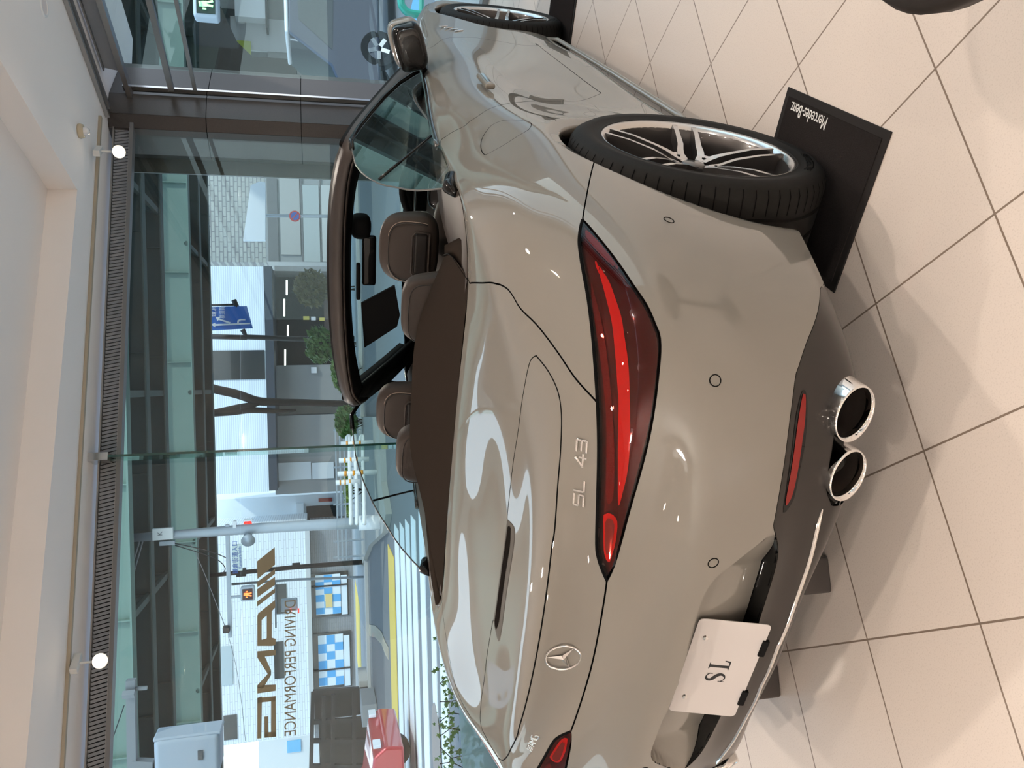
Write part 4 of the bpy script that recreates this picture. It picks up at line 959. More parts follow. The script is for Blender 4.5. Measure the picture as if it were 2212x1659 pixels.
# window B
gB0 = onB(500, 160); gB0[2] = 0; gB1 = KB
W2 = thing('window_2', kind='structure'); W2.location = tuple(gB0)
wpart(W2, 'glass_pane', gB0, gB0+dB*2.4, .02, 3.0, .012, m_shop, nB); wpart(W2, 'glass_pane', gB0+dB*2.404, gB1, .02, 3.0, .012, m_shop, nB)
for (pxa, thk, hh) in ((324, .05, .045), (381, .03, .03)):
    z = onB(pxa, 0)[2]; wpart(W2, 'transom', gB0-dB*.2, gB1, z-hh/2, z+hh/2, thk, m_frame, -nB)
wpart(W2, 'window_head', gB0-dB*.3, gB1, 2.93, 2.97, .08, m_metal, -nB); wpart(W2, 'window_sill', gB0, gB1, -.02, .05, .10, m_frame, -nB)
wpart(W2, 'ceiling_rail', gB0-dB*.25-nB*.30, gB1-nB*.30, ZC-.035, ZC-.002, .03, m_metal, -nB); wpart(W2, 'ceiling_rail', gB0-dB*.25-nB*.20, gB1-nB*.20, ZC-.03, ZC-.002, .04, m_frame, -nB)
louvre('trim_2', gB0-nB*.01, gB1-nB*.01, 2.97, 3.10, nB, dB, .022)
# corner pillar clad in granite panels
Q = [onZ(235, 200, ZC), onZ(231, 243, ZC), onZ(234, 275, ZC), onZ(250, 331, ZC)]
Q = [np.array([p[0], p[1], 0]) for p in Q]
Qo = [Q[3]+np.array([-.30, .42, 0]), Q[3]+np.array([-.05, 1.0, 0]), Q[0]+np.array([.13, .62, 0])]
poly = Q+Qo
jz = []
def zline(px, py, P):
    d = ray(px, py); t_ = ((P[0]-CAM[0])*d[0]+(P[1]-CAM[1])*d[1])/(d[0]**2+d[1]**2); return CAM[2]+t_*d[2]
z1, z2 = zline(447, 225, Q[0]), zline(650, 235, Q[0]); hh = z1-z2
print('pillar joints', z1, z2)
PL = thing('wall_corner', kind='structure'); PL.location = (Q[1][0], Q[1][1], 0)
zs = [z1+hh, z1, z2, z2-hh, z2-2*hh, z2-3*hh]; zs = [ZC]+[z for z in zs if 0 < z < ZC]+[0]
n_ = len(poly); cen = sum(poly)/n_
b = MB(); b.prism([(cen[0]+(p[0]-cen[0])*.985, cen[1]+(p[1]-cen[1])*.985) for p in poly], lambda x, y: (x, y, 0), lambda x, y: (x, y, ZC)); b.build('pillar_core', m_gap, PL)
for i in range(n_):
    a = poly[i]; c = poly[(i+1) % n_]; e = (c-a)/np.linalg.norm(c-a); inw = (cen-(a+c)/2); inw -= (inw@e)*e; inw /= np.linalg.norm(inw)
    for k in range(len(zs)-1):
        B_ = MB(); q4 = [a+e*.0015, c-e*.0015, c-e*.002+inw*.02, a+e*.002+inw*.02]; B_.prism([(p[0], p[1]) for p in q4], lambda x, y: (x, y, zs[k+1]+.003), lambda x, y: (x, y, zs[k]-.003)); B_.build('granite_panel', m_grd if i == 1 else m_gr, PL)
def rayc(px, py, c): return onPl(px, py, nA, c)
op = [rayc(500, 338, cA+.30), rayc(500, 379, cA+.30), rayc(500, 381, cA+1.1), rayc(500, 336, cA+1.1)]
B_ = MB(); B_.prism([(p[0], p[1]) for p in op], lambda x, y: (x, y, -.13), lambda x, y: (x, y, 4.2)); o = B_.build('outer_pier', m_gr); o['kind'] = 'structure'; center(o)
# mirror-finish door track beside the pillar
wpart(W2, 'door_track', Q[0]+dB*.01+nB*.02, Q[0]+dB*.07+nB*.02, .0, 3.0, .02, mat('polished metal', (.5, .5, .5), .12, 1), nB)
# glass fin with its bracket
gf = thing('glass_fin', 'tall clear glass fin with green edge standing against the shop window', 'glass fin', tuple(np.array([fin_p[0], fin_p[1], 0])))
a = np.array([fin_p[0], fin_p[1], 0])-nA*.006; bq = a-nA*.19
B_ = MB(); B_.prism([(p[0], p[1]) for p in (a-dA*.009, bq-dA*.009, bq+dA*.009, a+dA*.009)], lambda x, y: (x, y, .0), lambda x, y: (x, y, 3.09)); B_.build('fin_glass', glassmat('fin glass', (.72, .90, .84), 1.0), gf)
B_ = MB(); B_.prism([(p[0], p[1]) for p in (bq-dA*.009, bq-nA*.002-dA*.009, bq-nA*.002+dA*.009, bq+dA*.009)], lambda x, y: (x, y, .0), lambda x, y: (x, y, 3.09)); B_.build('fin_edge', mat('green glass edge', (.01, .07, .055), .12, 0, 1), gf)
for (h0, h1) in ((2.98, 3.118), (0, .10)):
    B_ = MB(); B_.prism([(p[0], p[1]) for p in (a-dA*.03, bq-nA*.01-dA*.03, bq-nA*.01+dA*.03, a+dA*.03)], lambda x, y: (x, y, h0), lambda x, y: (x, y, h1)); B_.build('fin_bracket', mat('bracket steel', (.6, .6, .58), .2, 1), gf)
# window lettering (cut vinyl on the glass)
m_vin = mat('vinyl brown', (.30, .255, .17), .6, spec=.2)
dec = [  # outlines in the photograph's frame, on the glass
 [(600, 1183), (600, 1209), (556, 1238), (554, 1222)], ]
def zpx(a, b_): return (200+a/2.765, 1059+b_/2.765)
LET = {
 's1': [(1088, 340), (1090, 445), (985, 530), (982, 425)], 's2': [(1090, 470), (1090, 500), (985, 580), (982, 548)], 's3': [(1090, 516), (1090, 565), (985, 640), (982, 592)],
 's4': [(1090, 585), (1090, 612), (982, 695), (982, 665)],
 'A1': [(1090, 660), (1092, 700), (1082, 712), (1070, 717), (1070, 880), (1092, 888), (1092, 918), (1082, 928), (990, 932), (984, 925), (984, 780), (988, 745)],
 'A_hole': None}
D_ = thing('window_lettering', 'bronze mirror-image letters with slanted stripes stuck on the large shop window', 'lettering')
o0 = onA(*zpx(1030, 900)); D_.location = tuple(o0)
def vinyl(name, pts, conv=zpx):
    P = [onA(*conv(*p), .003) for p in pts]; B_ = MB(); k = len(P); V = [tuple(p) for p in P]+[tuple(p-nA*.0012) for p in P]
    B_.add(V, [tuple(range(k)), tuple(range(2*k-1, k-1, -1))]+[(i, (i+1) % k, k+(i+1) % k, k+i) for i in range(k)]); return B_.build(name, m_vin, D_)
for s_ in ('s1', 's2', 's3', 's4'): vinyl('stripe', LET[s_])
# letter A (leaning bowl), built from solid strokes
for pts in ([(984, 750), (1010, 775), (1010, 893), (984, 930)], [(1010, 893), (1040, 885), (1070, 880), (1070, 930), (984, 930)], [(990, 735), (1090, 655), (1092, 700), (1070, 722), (1040, 748), (1010, 775), (984, 750)], [(1040, 748), (1070, 722), (1070, 885), (1040, 885)], [(1069, 880), (1094, 888), (1094, 918), (1082, 928), (1069, 930)]): vinyl('letter_a', pts)
for pts in ([(984, 962), (1094, 952), (1094, 985), (984, 1000)], [(984, 1000), (1025, 985), (1066, 1075), (1066, 1105), (1048, 1100)], [(1066, 1075), (1066, 1105), (1020, 1180), (984, 1180), (984, 1165)], [(984, 1165), (1094, 1160), (1094, 1198), (984, 1214)]): vinyl('letter_m', pts)
for pts in ([(984, 1240), (1012, 1232), (1008, 1482), (984, 1484)], [(984, 1240), (1094, 1230), (1094, 1258), (984, 1270)], [(1066, 1235), (1094, 1232), (1096, 1470), (1066, 1476)], [(1030, 1446), (1096, 1442), (1096, 1472), (1030, 1478)], [(1026, 1352), (1050, 1350), (1050, 1476), (1026, 1478)]): vinyl('letter_g', pts)
pa_ = onA(*zpx(1184, 655), .003); pb_ = onA(*zpx(1184, 1465), .003); Xd = pb_-pa_; Lw = np.linalg.norm(Xd)
tl = text('driving_text', 'DRIVING PERFORMANCE', m_vin, D_, .122, (pa_+pb_)/2, Xd, (0, 0, 1), .0008, sx=1.0)
xs = [v.co for v in tl.data.vertices]; c0 = Vector((pa_+pb_)/2); Xn = Vector(Xd).normalized(); hw = max(abs((v-c0).dot(Xn)) for v in xs)
for v in tl.data.vertices:
    e = (v.co-c0).dot(Xn); v.co = v.co+Xn*(e*(Lw/2/hw)-e)
# mats under the wheels
m_mat = mat('mat carpet', (.016, .0138, .0135), .9, noise=(.028, .024, .023), bump=.003, scale=260, nstr=.8, spec=.0); m_mr = mat('mat rubber', (.020, .0175, .0165), .7, spec=.15)
def fmat(x0, x1, y0, y1, lab, txt=True):
    T_ = thing('floor_mat', lab, 'floor mat', ((x0+x1)/2, (y0+y1)/2, 0), group='display mats under the car wheels')
    B_ = MB(); B_.box(((x0+x1)/2, (y0+y1)/2, .0025), (abs(x1-x0), abs(y1-y0), .005)); B_.build('rubber_border', m_mr, T_, bevel=.0015)
    B_ = MB(); B_.box(((x0+x1)/2, (y0+y1)/2, .0055), (abs(x1-x0)-.045, abs(y1-y0)-.045, .004)); B_.build('carpet_field', m_mat, T_)
    return T_
M1 = fmat(.65, 1.09, -.305, .20, 'black display mat with a white name under the rear right wheel')
P = onZ(1746, 248, .0081); text('mat_name', 'Mercedes-Benz', mat('mat white', (.72, .70, .67), .7), M1, .050, tuple(P), (0, 1, 0), (-1, 0, 0), .0004, sx=.62, bold=0)
fmat(-1.09, -.65, -.30, .20, 'black display mat under the rear left wheel, hidden side of the car')
fmat(.64, 1.09, 2.44, 2.95, 'black display mat beneath the front right wheel'); fmat(-1.09, -.64, 2.44, 2.95, 'black display mat beneath the front left wheel')
# ceiling furniture
m_fix = mat('fixture white', (.72, .70, .66), .4)
tr = MB(); a, c = onZ(217, 252, ZC-.012), onZ(135, 1659, ZC-.012); c = a+(c-a)*1.6; tr.bar(tuple(a), tuple(c), .034, .022); to = tr.build('lighting_track', mat('track beige', (.42, .36, .27), .5)); tag(to, 'long recessed beige lighting track running along the ceiling by the window', 'lighting track'); center(to)
m_bulb = mat('lamp glow', (1, .9, .75), .3, emit=((1, .80, .55), 28))
def spot_fix(P, aim, lab, energy, ang=1.5, vis=True, col=(1, .88, .77), sz=.035):
    P = Vector(P); d = (Vector(aim)-P).normalized()
    T_ = thing('track_spotlight', lab, 'spotlight', (P.x, P.y, P.z), group='spotlights on the ceiling')
    B_ = MB(); B_.box((P.x, P.y, ZC-.052), (.05, .14, .05)); B_.build('driver_box', m_fix, T_, bevel=.005)
    B_ = MB(); B_.tube([(P.x, P.y, ZC-.07), (P.x, P.y, P.z+.02)], .008, 8); B_.build('bracket', m_fix, T_)
    q_ = d.to_track_quat('Z', 'Y').to_matrix()
    B_ = MB(); B_.lathe([(.0, -.075), (.022, -.072), (.030, -.03), (.050, .0), (.053, .012), (.049, .010), (.044, -.004)], 28, lambda r, h, a: tuple(P+q_ @ Vector((r*math.cos(a), r*math.sin(a), h)))); B_.build('reflector_shell', m_fix, T_, True)
    B_ = MB(); B_.lathe([(0, .004), (.030, .003), (.046, -.002)], 24, lambda r, h, a: tuple(P+q_ @ Vector((r*math.cos(a), r*math.sin(a), h)))); B_.build('bulb', m_bulb, T_, True)
    ld = bpy.data.lights.new('spot', 'SPOT'); ld.energy = energy; ld.color = col; ld.spot_size = ang; ld.spot_blend = .6; ld.shadow_soft_size = sz
    lo = bpy.data.objects.new('spot_lamp', ld); COL.objects.link(lo); lo.location = P+d*.03; lo.rotation_euler = d.to_track_quat('-Z', 'Y').to_euler()
    return T_
spot_fix(onZ(256, 328, 2.92), (1.3, .3, .0), 'lit spotlight hanging from the track next to the granite pillar', 170)
spot_fix(onZ(215, 1428, 2.92), (.2, -.6, .3), 'lit spotlight on the track above the window lettering', 170)
k_ = 0
SP = [((2.5, -1.3), 'above the tiles beside the rear wheel'), ((.9, -2.9), 'behind the camera, in line with the tail'), ((3.4, .9), 'right of the car door'), ((-.9, -1.9), 'behind the left tail'), ((2.4, 2.6), 'over the right front wheel'), ((4.6, -2.6), 'right of the camera'), ((2.2, -4.4), 'far behind the camera'), ((-2.2, -3.2), 'behind on the far left'), ((1.75, .5), 'above the right door edge'), ((-1.5, -.2), 'over the left flank'), ((5.6, .6), 'far right of the car'), ((-1.2, -4.8), 'far behind on the left'), ((2.9, -3.1), 'behind the camera on the right')]
for p, w_ in SP:
    spot_fix((p[0], p[1], 2.96), (p[0]+.12, p[1]-.05, 0), 'lit ceiling spotlight '+w_, 80, 2.3, sz=.045)
for i, (x, y) in enumerate(((4.6, -5.6), (.2, -7.6), (7.0, -2.6))):  # added fill panels out of view, they lift the ceiling by bounced light
    T_ = thing('fill_panel_light', 'added unseen white fill panel on the ceiling '+('behind the camera on the right', 'deep in the showroom behind the car', 'at the far right of the showroom')[i], 'fill light', (x, y, ZC-.03), group='added fill panels out of view')
    B_ = MB(); B_.box((x, y, ZC-.016), (1.26, 1.26, .03)); B_.build('fill_panel_frame', m_fix, T_); B_ = MB(); B_.box((x, y, ZC-.034), (1.18, 1.18, .006)); B_.build('fill_panel_diffuser', mat('fill panel glow', (1, 1, 1), .5, emit=((1, .95, .88), 2)), T_)
    ld = bpy.data.lights.new('panel', 'AREA'); ld.energy = 215; ld.size = .45; ld.color = (1, .94, .87); lo = bpy.data.objects.new('fill_panel_lamp', ld); COL.objects.link(lo); lo.location = (x, y, ZC-.05)
# smoke detector, recessed downlight, speaker
P = onZ(170, 283, ZC); T_ = thing('ceiling_sensor', 'round cream ceiling sensor with a clear dome, between ceiling recess and track', 'sensor', (P[0], P[1], ZC))
B_ = MB(); B_.lathe([(0, 0), (.052, 0), (.056, -.012), (.050, -.034), (.036, -.038)], 32, lambda r, h, a: (P[0]+r*math.cos(a), P[1]+r*math.sin(a), ZC+h)); B_.build('base', mat('sensor cream', (.55, .46, .32), .4), T_, True)
B_ = MB(); B_.lathe([(.034, -.036), (.032, -.06), (.02, -.072), (0, -.075)], 28, lambda r, h, a: (P[0]+r*math.cos(a), P[1]+r*math.sin(a), ZC+h)); B_.build('dome', mat('dome white', (.75, .74, .74), .15, 0, 1), T_, True)
P2_ = onZ(95, 12, ZC); T_ = thing('downlight', 'recessed round ceiling downlight near the window corner', 'downlight', (P2_[0], P2_[1], ZC))
B_ = MB(); B_.lathe([(.075, .0), (.072, -.006), (.060, -.006), (.058, -.001)], 36, lambda r, h, a: (P2_[0]+r*math.cos(a), P2_[1]+r*math.sin(a), ZC+h)); B_.build('trim_ring', mat('ring white', (.85, .84, .82), .3), T_, True)
B_ = MB(); B_.lathe([(.058, -.002), (0, -.002)], 36, lambda r, h, a: (P2_[0]+r*math.cos(a), P2_[1]+r*math.sin(a), ZC+h)); B_.build('diffuser_disc', mat('disc', (.85, .74, .68), .3), T_, True)
# dark upholstered stool edge at the upper right of the frame
P = onZ(1990, -6, .45); T_ = thing('stool', 'dark round upholstered stool, only its edge in frame beside the mat', 'stool', (P[0]+.26, P[1]+.02, 0))
cx0, cy0 = P[0]+.222, P[1]+.045
B_ = MB(); B_.lathe([(0, .47), (.21, .47), (.24, .455), (.25, .43), (.245, .40), (.22, .39), (0, .39)], 48, lambda r, h, a: (cx0+r*math.cos(a), cy0+r*math.sin(a), h)); B_.build('seat', m_lead, T_, True)
B_ = MB(); B_.lathe([(.03, .39), (.03, .03), (.16, .012), (.16, 0), (0, 0)], 32, lambda r, h, a: (cx0+r*math.cos(a), cy0+r*math.sin(a), h)); B_.build('pedestal', m_blk, T_, True)
# small blocks standing on the tiles under the tail
for (px, py, lab) in ((1758, 1262, 'dark block with pale face on the tiles under the tail, near the chrome strip'), (1652, 1490, 'dark block on the tiles under the tail, below the number plate')):
    P = onZ(px, py, .05); B_ = MB(); B_.box((P[0]-.02, P[1]+.06, .045), (.10, .14, .09), Matrix.Rotation(.7, 3, 'Z')); o = B_.build('floor_block', mat('block brown', (.06, .05, .045), .5), bevel=.008); tag(o, lab, 'floor block'); center(o)
# ------------------------------------------------------------------ street outside
RD = np.array([math.cos(_y), math.sin(_y), 0]); FD = np.array([-math.sin(_y), math.cos(_y), 0]); ZR = -.13
DOFF = 0
def DP(px, py, dep): d = ray(px, py); return CAM+d*((dep+DOFF)/(d@FD))
def rz(px, py, dep): P = DP(px, py, dep)-CAM; return P@RD, P[2]+CAM[2]
def SW(r, dep, z): return tuple(CAM*np.array([1, 1, 0])+RD*r+FD*dep+np.array([0, 0, z]))
def gdep(px, py, z=ZR): P = onZ(px, py, z)-CAM; return P@FD, P@RD
RS = Matrix.Rotation(_y, 3, 'Z')
def sbox(b, r0, r1, d0, d1, z0, z1): b.box(SW((r0+r1)/2, (d0+d1)/2+DOFF, (z0+z1)/2), (abs(r1-r0), abs(d1-d0), abs(z1-z0)), RS)
def prect(px0, px1, py0, py1, dep, th=.2, zmin=None):
    # box whose front face stands at depth dep and spans about these picture limits
    ym = (py0+py1)/2; xm = (px0+px1)/2
    ra = rz(xm, py0, dep)[0]; rb = rz(xm, py1, dep)[0]; zt = rz(px0, ym, dep)[1]; zb = rz(px1, ym, dep)[1]
    if zmin is not None: zb = zmin
    return min(ra, rb), max(ra, rb), zb, zt
def pbox(name, px0, px1, py0, py1, dep, th, m, parent=None, zmin=None, bevel=0, b=None):
    r0, r1, z0, z1 = prect(px0, px1, py0, py1, dep, zmin=zmin); B_ = b or MB(); sbox(B_, r0, r1, dep, dep+th, z0, z1)
    return None if b else B_.build(name, m, parent, bevel=bevel)
def strip_mat(name, c1, c2, per, axis='Z', rough=.6, duty=.5):
    if name in MATS: return MATS[name]
    m = mat(name, c1, rough); t = m.node_tree; b = t.nodes['Principled BSDF']; tcn = t.nodes.new('ShaderNodeTexCoord'); sp = t.nodes.new('ShaderNodeSeparateXYZ'); L(tcn.outputs['Object'], sp.inputs[0])
    mu = t.nodes.new('ShaderNodeMath'); mu.operation = 'MULTIPLY'; mu.inputs[1].default_value = 1/per; fr = t.nodes.new('ShaderNodeMath'); fr.operation = 'FRACT'; gt = t.nodes.new('ShaderNodeMath'); gt.operation = 'GREATER_THAN'; gt.inputs[1].default_value = duty
    def L2(a, b_): t.links.new(a, b_)
    L2(sp.outputs[axis], mu.inputs[0]); L2(mu.outputs[0], fr.inputs[0]); L2(fr.outputs[0], gt.inputs[0]); mx = t.nodes.new('ShaderNodeMix'); mx.data_type = 'RGBA'; mx.inputs[6].default_value = (*c1, 1); mx.inputs[7].default_value = (*c2, 1)
    L2(gt.outputs[0], mx.inputs[0]); L2(mx.outputs[2], b.inputs['Base Color']); return m
def _L(a, b): 
    for n_ in (None,): pass
def tex_brick(name, c1, c2, mort, w_, h_, ms, rough=.6):
    m = mat(name, c1, rough); t = m.node_tree; b = t.nodes['Principled BSDF']
    if len(t.nodes) > 2: return m
    tcn = t.nodes.new('ShaderNodeTexCoord'); sp = t.nodes.new('ShaderNodeSeparateXYZ'); cb = t.nodes.new('ShaderNodeCombineXYZ'); dt_ = t.nodes.new('ShaderNodeVectorMath'); dt_.operation = 'DOT_PRODUCT'; dt_.inputs[1].default_value = tuple(RD)
    t.links.new(tcn.outputs['Object'], sp.inputs[0]); t.links.new(tcn.outputs['Object'], dt_.inputs[0]); t.links.new(dt_.outputs['Value'], cb.inputs[0]); t.links.new(sp.outputs['Z'], cb.inputs[1])
    br = t.nodes.new('ShaderNodeTexBrick'); br.inputs['Scale'].default_value = 1; br.inputs['Brick Width'].default_value = w_; br.inputs['Row Height'].default_value = h_; br.inputs['Mortar Size'].default_value = ms
    br.inputs['Color1'].default_value = (*c1, 1); br.inputs['Color2'].default_value = (*c2, 1); br.inputs['Mortar'].default_value = (*mort, 1); t.links.new(cb.outputs[0], br.inputs['Vector']); t.links.new(br.outputs['Color'], b.inputs['Base Color']); return m
for nm in ('strip',): pass
m_asph = mat('asphalt', (.17, .175, .18), .85, noise=(.22, .225, .23), scale=50)
m_side = mat('sidewalk concrete', (.34, .35, .35), .8, noise=(.40, .40, .40), scale=20)
m_rw = mat('road white', (.86, .88, .88), .7, noise=(.74, .76, .76), scale=9)
m_yel = mat('tactile yellow', (.78, .56, .12), .7)
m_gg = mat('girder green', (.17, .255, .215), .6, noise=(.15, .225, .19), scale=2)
m_ggd = mat('girder green shaded', (.075, .098, .085), .6, noise=(.095, .12, .105), scale=3)  # darker copy of the girder green, shade under the deck put into the colour
m_galv = mat('galvanised pole', (.42, .47, .52), .45, .3, noise=(.36, .41, .46), scale=8)
m_dpole = mat('dark pole', (.03, .028, .028), .5)
m_wall1 = strip_mat('corrugated white', (.80, .86, .90), (.62, .69, .74), .11)
m_wall2 = tex_brick('siding white', (.80, .84, .87), (.74, .77, .80), (.50, .53, .56), .9, .13, .012)
m_wall3 = mat('plain white wall', (.80, .84, .86), .7)
m_gnd = tex_brick('grey tile wall', (.30, .31, .32), (.27, .28, .29), (.2, .2, .21), .5, .1, .008)
m_cgrey = mat('concrete grey', (.26, .26, .25), .7, noise=(.22, .22, .215), scale=1.5)
m_navy = mat('navy band', (.035, .045, .06), .5)
m_wdark = mat('dark window glass', (.03, .035, .035), .15, 0, .5)
m_lite = mat('tube light', (1, 1, 1), .4, emit=((1, .98, .9), 3))
# ground
B_ = MB(); B_.box((0, 30, ZR-.06), (160, 160, .1)); g = B_.build('ground', m_asph); g['kind'] = 'structure'; g.location.z = 0
# road and sidewalks
dn = gdep(965, 1400)[0]; dfar = gdep(795, 1300)[0]
B_ = MB(); sbox(B_, -40, 25, dfar, 60, ZR-.05, ZR+.07); o = B_.build('far_sidewalk', m_side); o['kind'] = 'structure'; center(o)
B_ = MB(); sbox(B_, -40, 25, dfar-.25, dfar, ZR-.05, ZR+.10); o = B_.build('kerb', mat('kerb stone', (.5, .5, .49), .7)); o['kind'] = 'structure'; center(o)
a = K_+nA*.3+dA*0; 
B_ = MB(); q4 = [K_+nA*.02+nB*.02, KA+nA*.02, KA+nA*2.6, K_+nA*2.6+nB*2.6, KB+nB*2.6, KB+nB*.02]; B_.prism([(p[0], p[1]) for p in q4], lambda x, y: (x, y, ZR-.05), lambda x, y: (x, y, ZR+.008)); o = B_.build('near_sidewalk', m_side); o['kind'] = 'structure'; center(o)
sx_ = [(857, 865), (868.5, 877), (880.5, 888.5), (893, 902), (910, 920), (931, 940), (948, 963)]
rl, rr_ = gdep(868, 1750)[1]-3, gdep(862, 1150)[1]
for i, (xa, xb) in enumerate(sx_):
    da, db = gdep(xa, 1330)[0], gdep(xb, 1330)[0]; B_ = MB(); sbox(B_, rl, rr_+.25*i, db, da, ZR-.02, ZR+.004); o = B_.build('crosswalk_stripe', m_rw); center(o)
    tag(o, 'white crosswalk stripe, number %s counted from the yellow strip towards the shop' % ('one', 'two', 'three', 'four', 'five', 'six', 'seven')[i], 'road marking', 'crosswalk stripes')
da, db = gdep(843, 1370)[0], gdep(855, 1370)[0]; B_ = MB(); sbox(B_, gdep(850, 1555)[1], gdep(845, 1192)[1], db, da, ZR-.02, ZR+.008)
o = B_.build('tactile_paving', m_yel); center(o); tag(o, 'long yellow tactile paving strip along the crosswalk edge', 'tactile paving')
da, db = gdep(770, 1370, ZR+.07)[0], gdep(779, 1370, ZR+.07)[0]; B_ = MB(); sbox(B_, gdep(775, 1450, ZR+.07)[1], gdep(770, 1268, ZR+.07)[1], db, da, ZR+.0, ZR+.078)
o = B_.build('tactile_paving', m_yel); center(o); tag(o, 'distant yellow tactile strip on the far sidewalk before the siding building', 'tactile paving')
p0 = gdep(790, 1350)[0]; B_ = MB()
for k in range(5):
    pts = [DP(x, y+k*4.2, 1) for x, y in ((792, 1350), (812, 1352), (828, 1366), (835, 1385), (850, 1400))]; pts = [onZ(x, y+k*5, ZR+.004) for x, y in ((788, 1350), (810, 1354), (824, 1368), (832, 1390), (839, 1402))]
    for i in range(4): B_.bar(tuple(pts[i]), tuple(pts[i+1]), .08, .01)
o = B_.build('guide_lines', mat('line brown', (.50, .44, .34), .7)); center(o); tag(o, 'bundle of curved pale brown guide lines painted across the asphalt', 'road marking')
# elevated highway
H = thing('elevated_highway', 'green steel girder underside of the elevated highway crossing the street', 'elevated highway', SW(0, 26, 4.9))
zg = 5.6
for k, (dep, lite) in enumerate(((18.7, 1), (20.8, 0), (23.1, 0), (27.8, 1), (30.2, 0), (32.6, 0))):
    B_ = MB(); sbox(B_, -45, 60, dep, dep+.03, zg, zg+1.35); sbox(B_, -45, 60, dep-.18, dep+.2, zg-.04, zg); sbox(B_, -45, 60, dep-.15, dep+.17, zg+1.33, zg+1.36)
    for r in range(-44, 60, 3): sbox(B_, r, r+.03, dep-.12, dep, zg, zg+1.33)
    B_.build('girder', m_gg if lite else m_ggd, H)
for k, (d0, d1) in enumerate(((18.2, 23.8), (27.3, 33.2))):
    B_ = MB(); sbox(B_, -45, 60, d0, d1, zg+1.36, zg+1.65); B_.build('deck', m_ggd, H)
for (d0, d1) in ((18.7, 20.8), (20.8, 23.1), (27.8, 30.2), (30.2, 32.6)):
    for r in range(-30, 46, 5):
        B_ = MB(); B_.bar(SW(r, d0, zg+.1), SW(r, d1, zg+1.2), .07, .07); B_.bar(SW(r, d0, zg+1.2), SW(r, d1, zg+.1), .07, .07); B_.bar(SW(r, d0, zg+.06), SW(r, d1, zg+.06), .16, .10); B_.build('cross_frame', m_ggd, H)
for (px, py) in ((308, 949), (345, 1320), (596-0, 0)):
    if px > 500: continue
    P = DP(px, py, 22); B_ = MB(); B_.lathe([(0, 0), (.16, 0), (.17, .10), (0, .12)], 16, lambda r, h, a: (P[0]+r*math.cos(a), P[1]+r*math.sin(a), zg+.35+h)); B_.build('lamp_disc', mat('lamp grey', (.45, .47, .46), .5), H)
B_ = MB(); B_.box(SW(-14, 21, 2.6), (1.3, 1.3, 6.2)); 
DOFF = 8
# white corrugated building in the middle
Wb = thing('shop_building', 'white corrugated building over a grey ground floor, straight across the street', 'building', SW(-3, 38, ZR))
pbox('upper_facade', 440, 575, 575, 1066, 36, 4, m_wall1, Wb); pbox('facade_window', 459, 572, 757, 820, 35.95, .1, m_wdark, Wb)
pbox('soffit_band', 575, 593, 575, 1060, 35.9, 4, m_navy, Wb)
pbox('ground_wall', 593, 765, 788, 866, 37.5, 2.4, m_cgrey, Wb, zmin=ZR); pbox('ground_wall', 593, 765, 896, 1064, 37.5, 2.4, m_cgrey, Wb, zmin=ZR)
pbox('alley_panel', 602, 765, 860, 900, 39.5, .2, mat('alley light', (.62, .60, .55), .7), Wb, zmin=ZR)
pbox('service_panel', 594, 672, 999, 1037, 37.4, .15, mat('service grey', (.55, .57, .58), .6), Wb); pbox('service_panel', 674, 721, 999, 1034, 37.4, .15, mat('service grey', (.55, .57, .58), .6), Wb)
pbox('shop_interior', 593, 765, 585, 790, 39.6, .2, mat('interior dark', (.035, .032, .03), .7), Wb, zmin=ZR)
pbox('shop_side', 593, 765, 575, 586, 37.2, 2.4, m_cgrey, Wb, zmin=ZR)
for (x, ya, yb) in ((619.5, 605, 637), (614, 646, 683), (622, 702, 726), (616, 755, 790)):
    r0, z0 = rz(x, ya, 38); r1, z1_ = rz(x, yb, 38); B_ = MB(); B_.bar(SW(r0, 38+DOFF, z0), SW(r1, 38+DOFF, z1_), .09); B_.build('tube_light', m_lite, Wb)
pbox('shop_counter', 700, 765, 600, 760, 38.8, .4, mat('counter', (.10, .07, .06), .6), Wb, zmin=ZR)
for (x0, x1, y0, y1, c_) in ((655, 668, 683, 691, (.55, .45, .08)), (690, 701, 686, 693, (.5, .42, .1)), (672, 682, 684, 692, (.6, .6, .6)), (672, 684, 793, 806, (.75, .75, .75)), (682, 694, 580, 590, (.75, .75, .75))):
    pbox('poster', x0, x1, y0, y1, 37.3, .04, mat('poster%d' % x0, c_, .6), Wb)
# pale building beside it
Pb = thing('pale_building', 'plain pale wall with a small dark entrance, right of the siding building', 'building', SW(-8, 40, ZR))
pbox('wall', 445, 765, 1072, 1140, 40.2, 3, m_wall3, Pb, zmin=ZR); pbox('entrance', 662, 726, 1092, 1126, 40.1, .2, mat('entrance dark', (.03, .03, .03), .5), Pb); pbox('entrance_frame', 640, 656, 1088, 1130, 39.9, .3, m_wall3, Pb); pbox('red_sign', 688, 718, 1076, 1084, 40.1, .08, mat('sign red brown', (.35, .05, .04), .5), Pb)
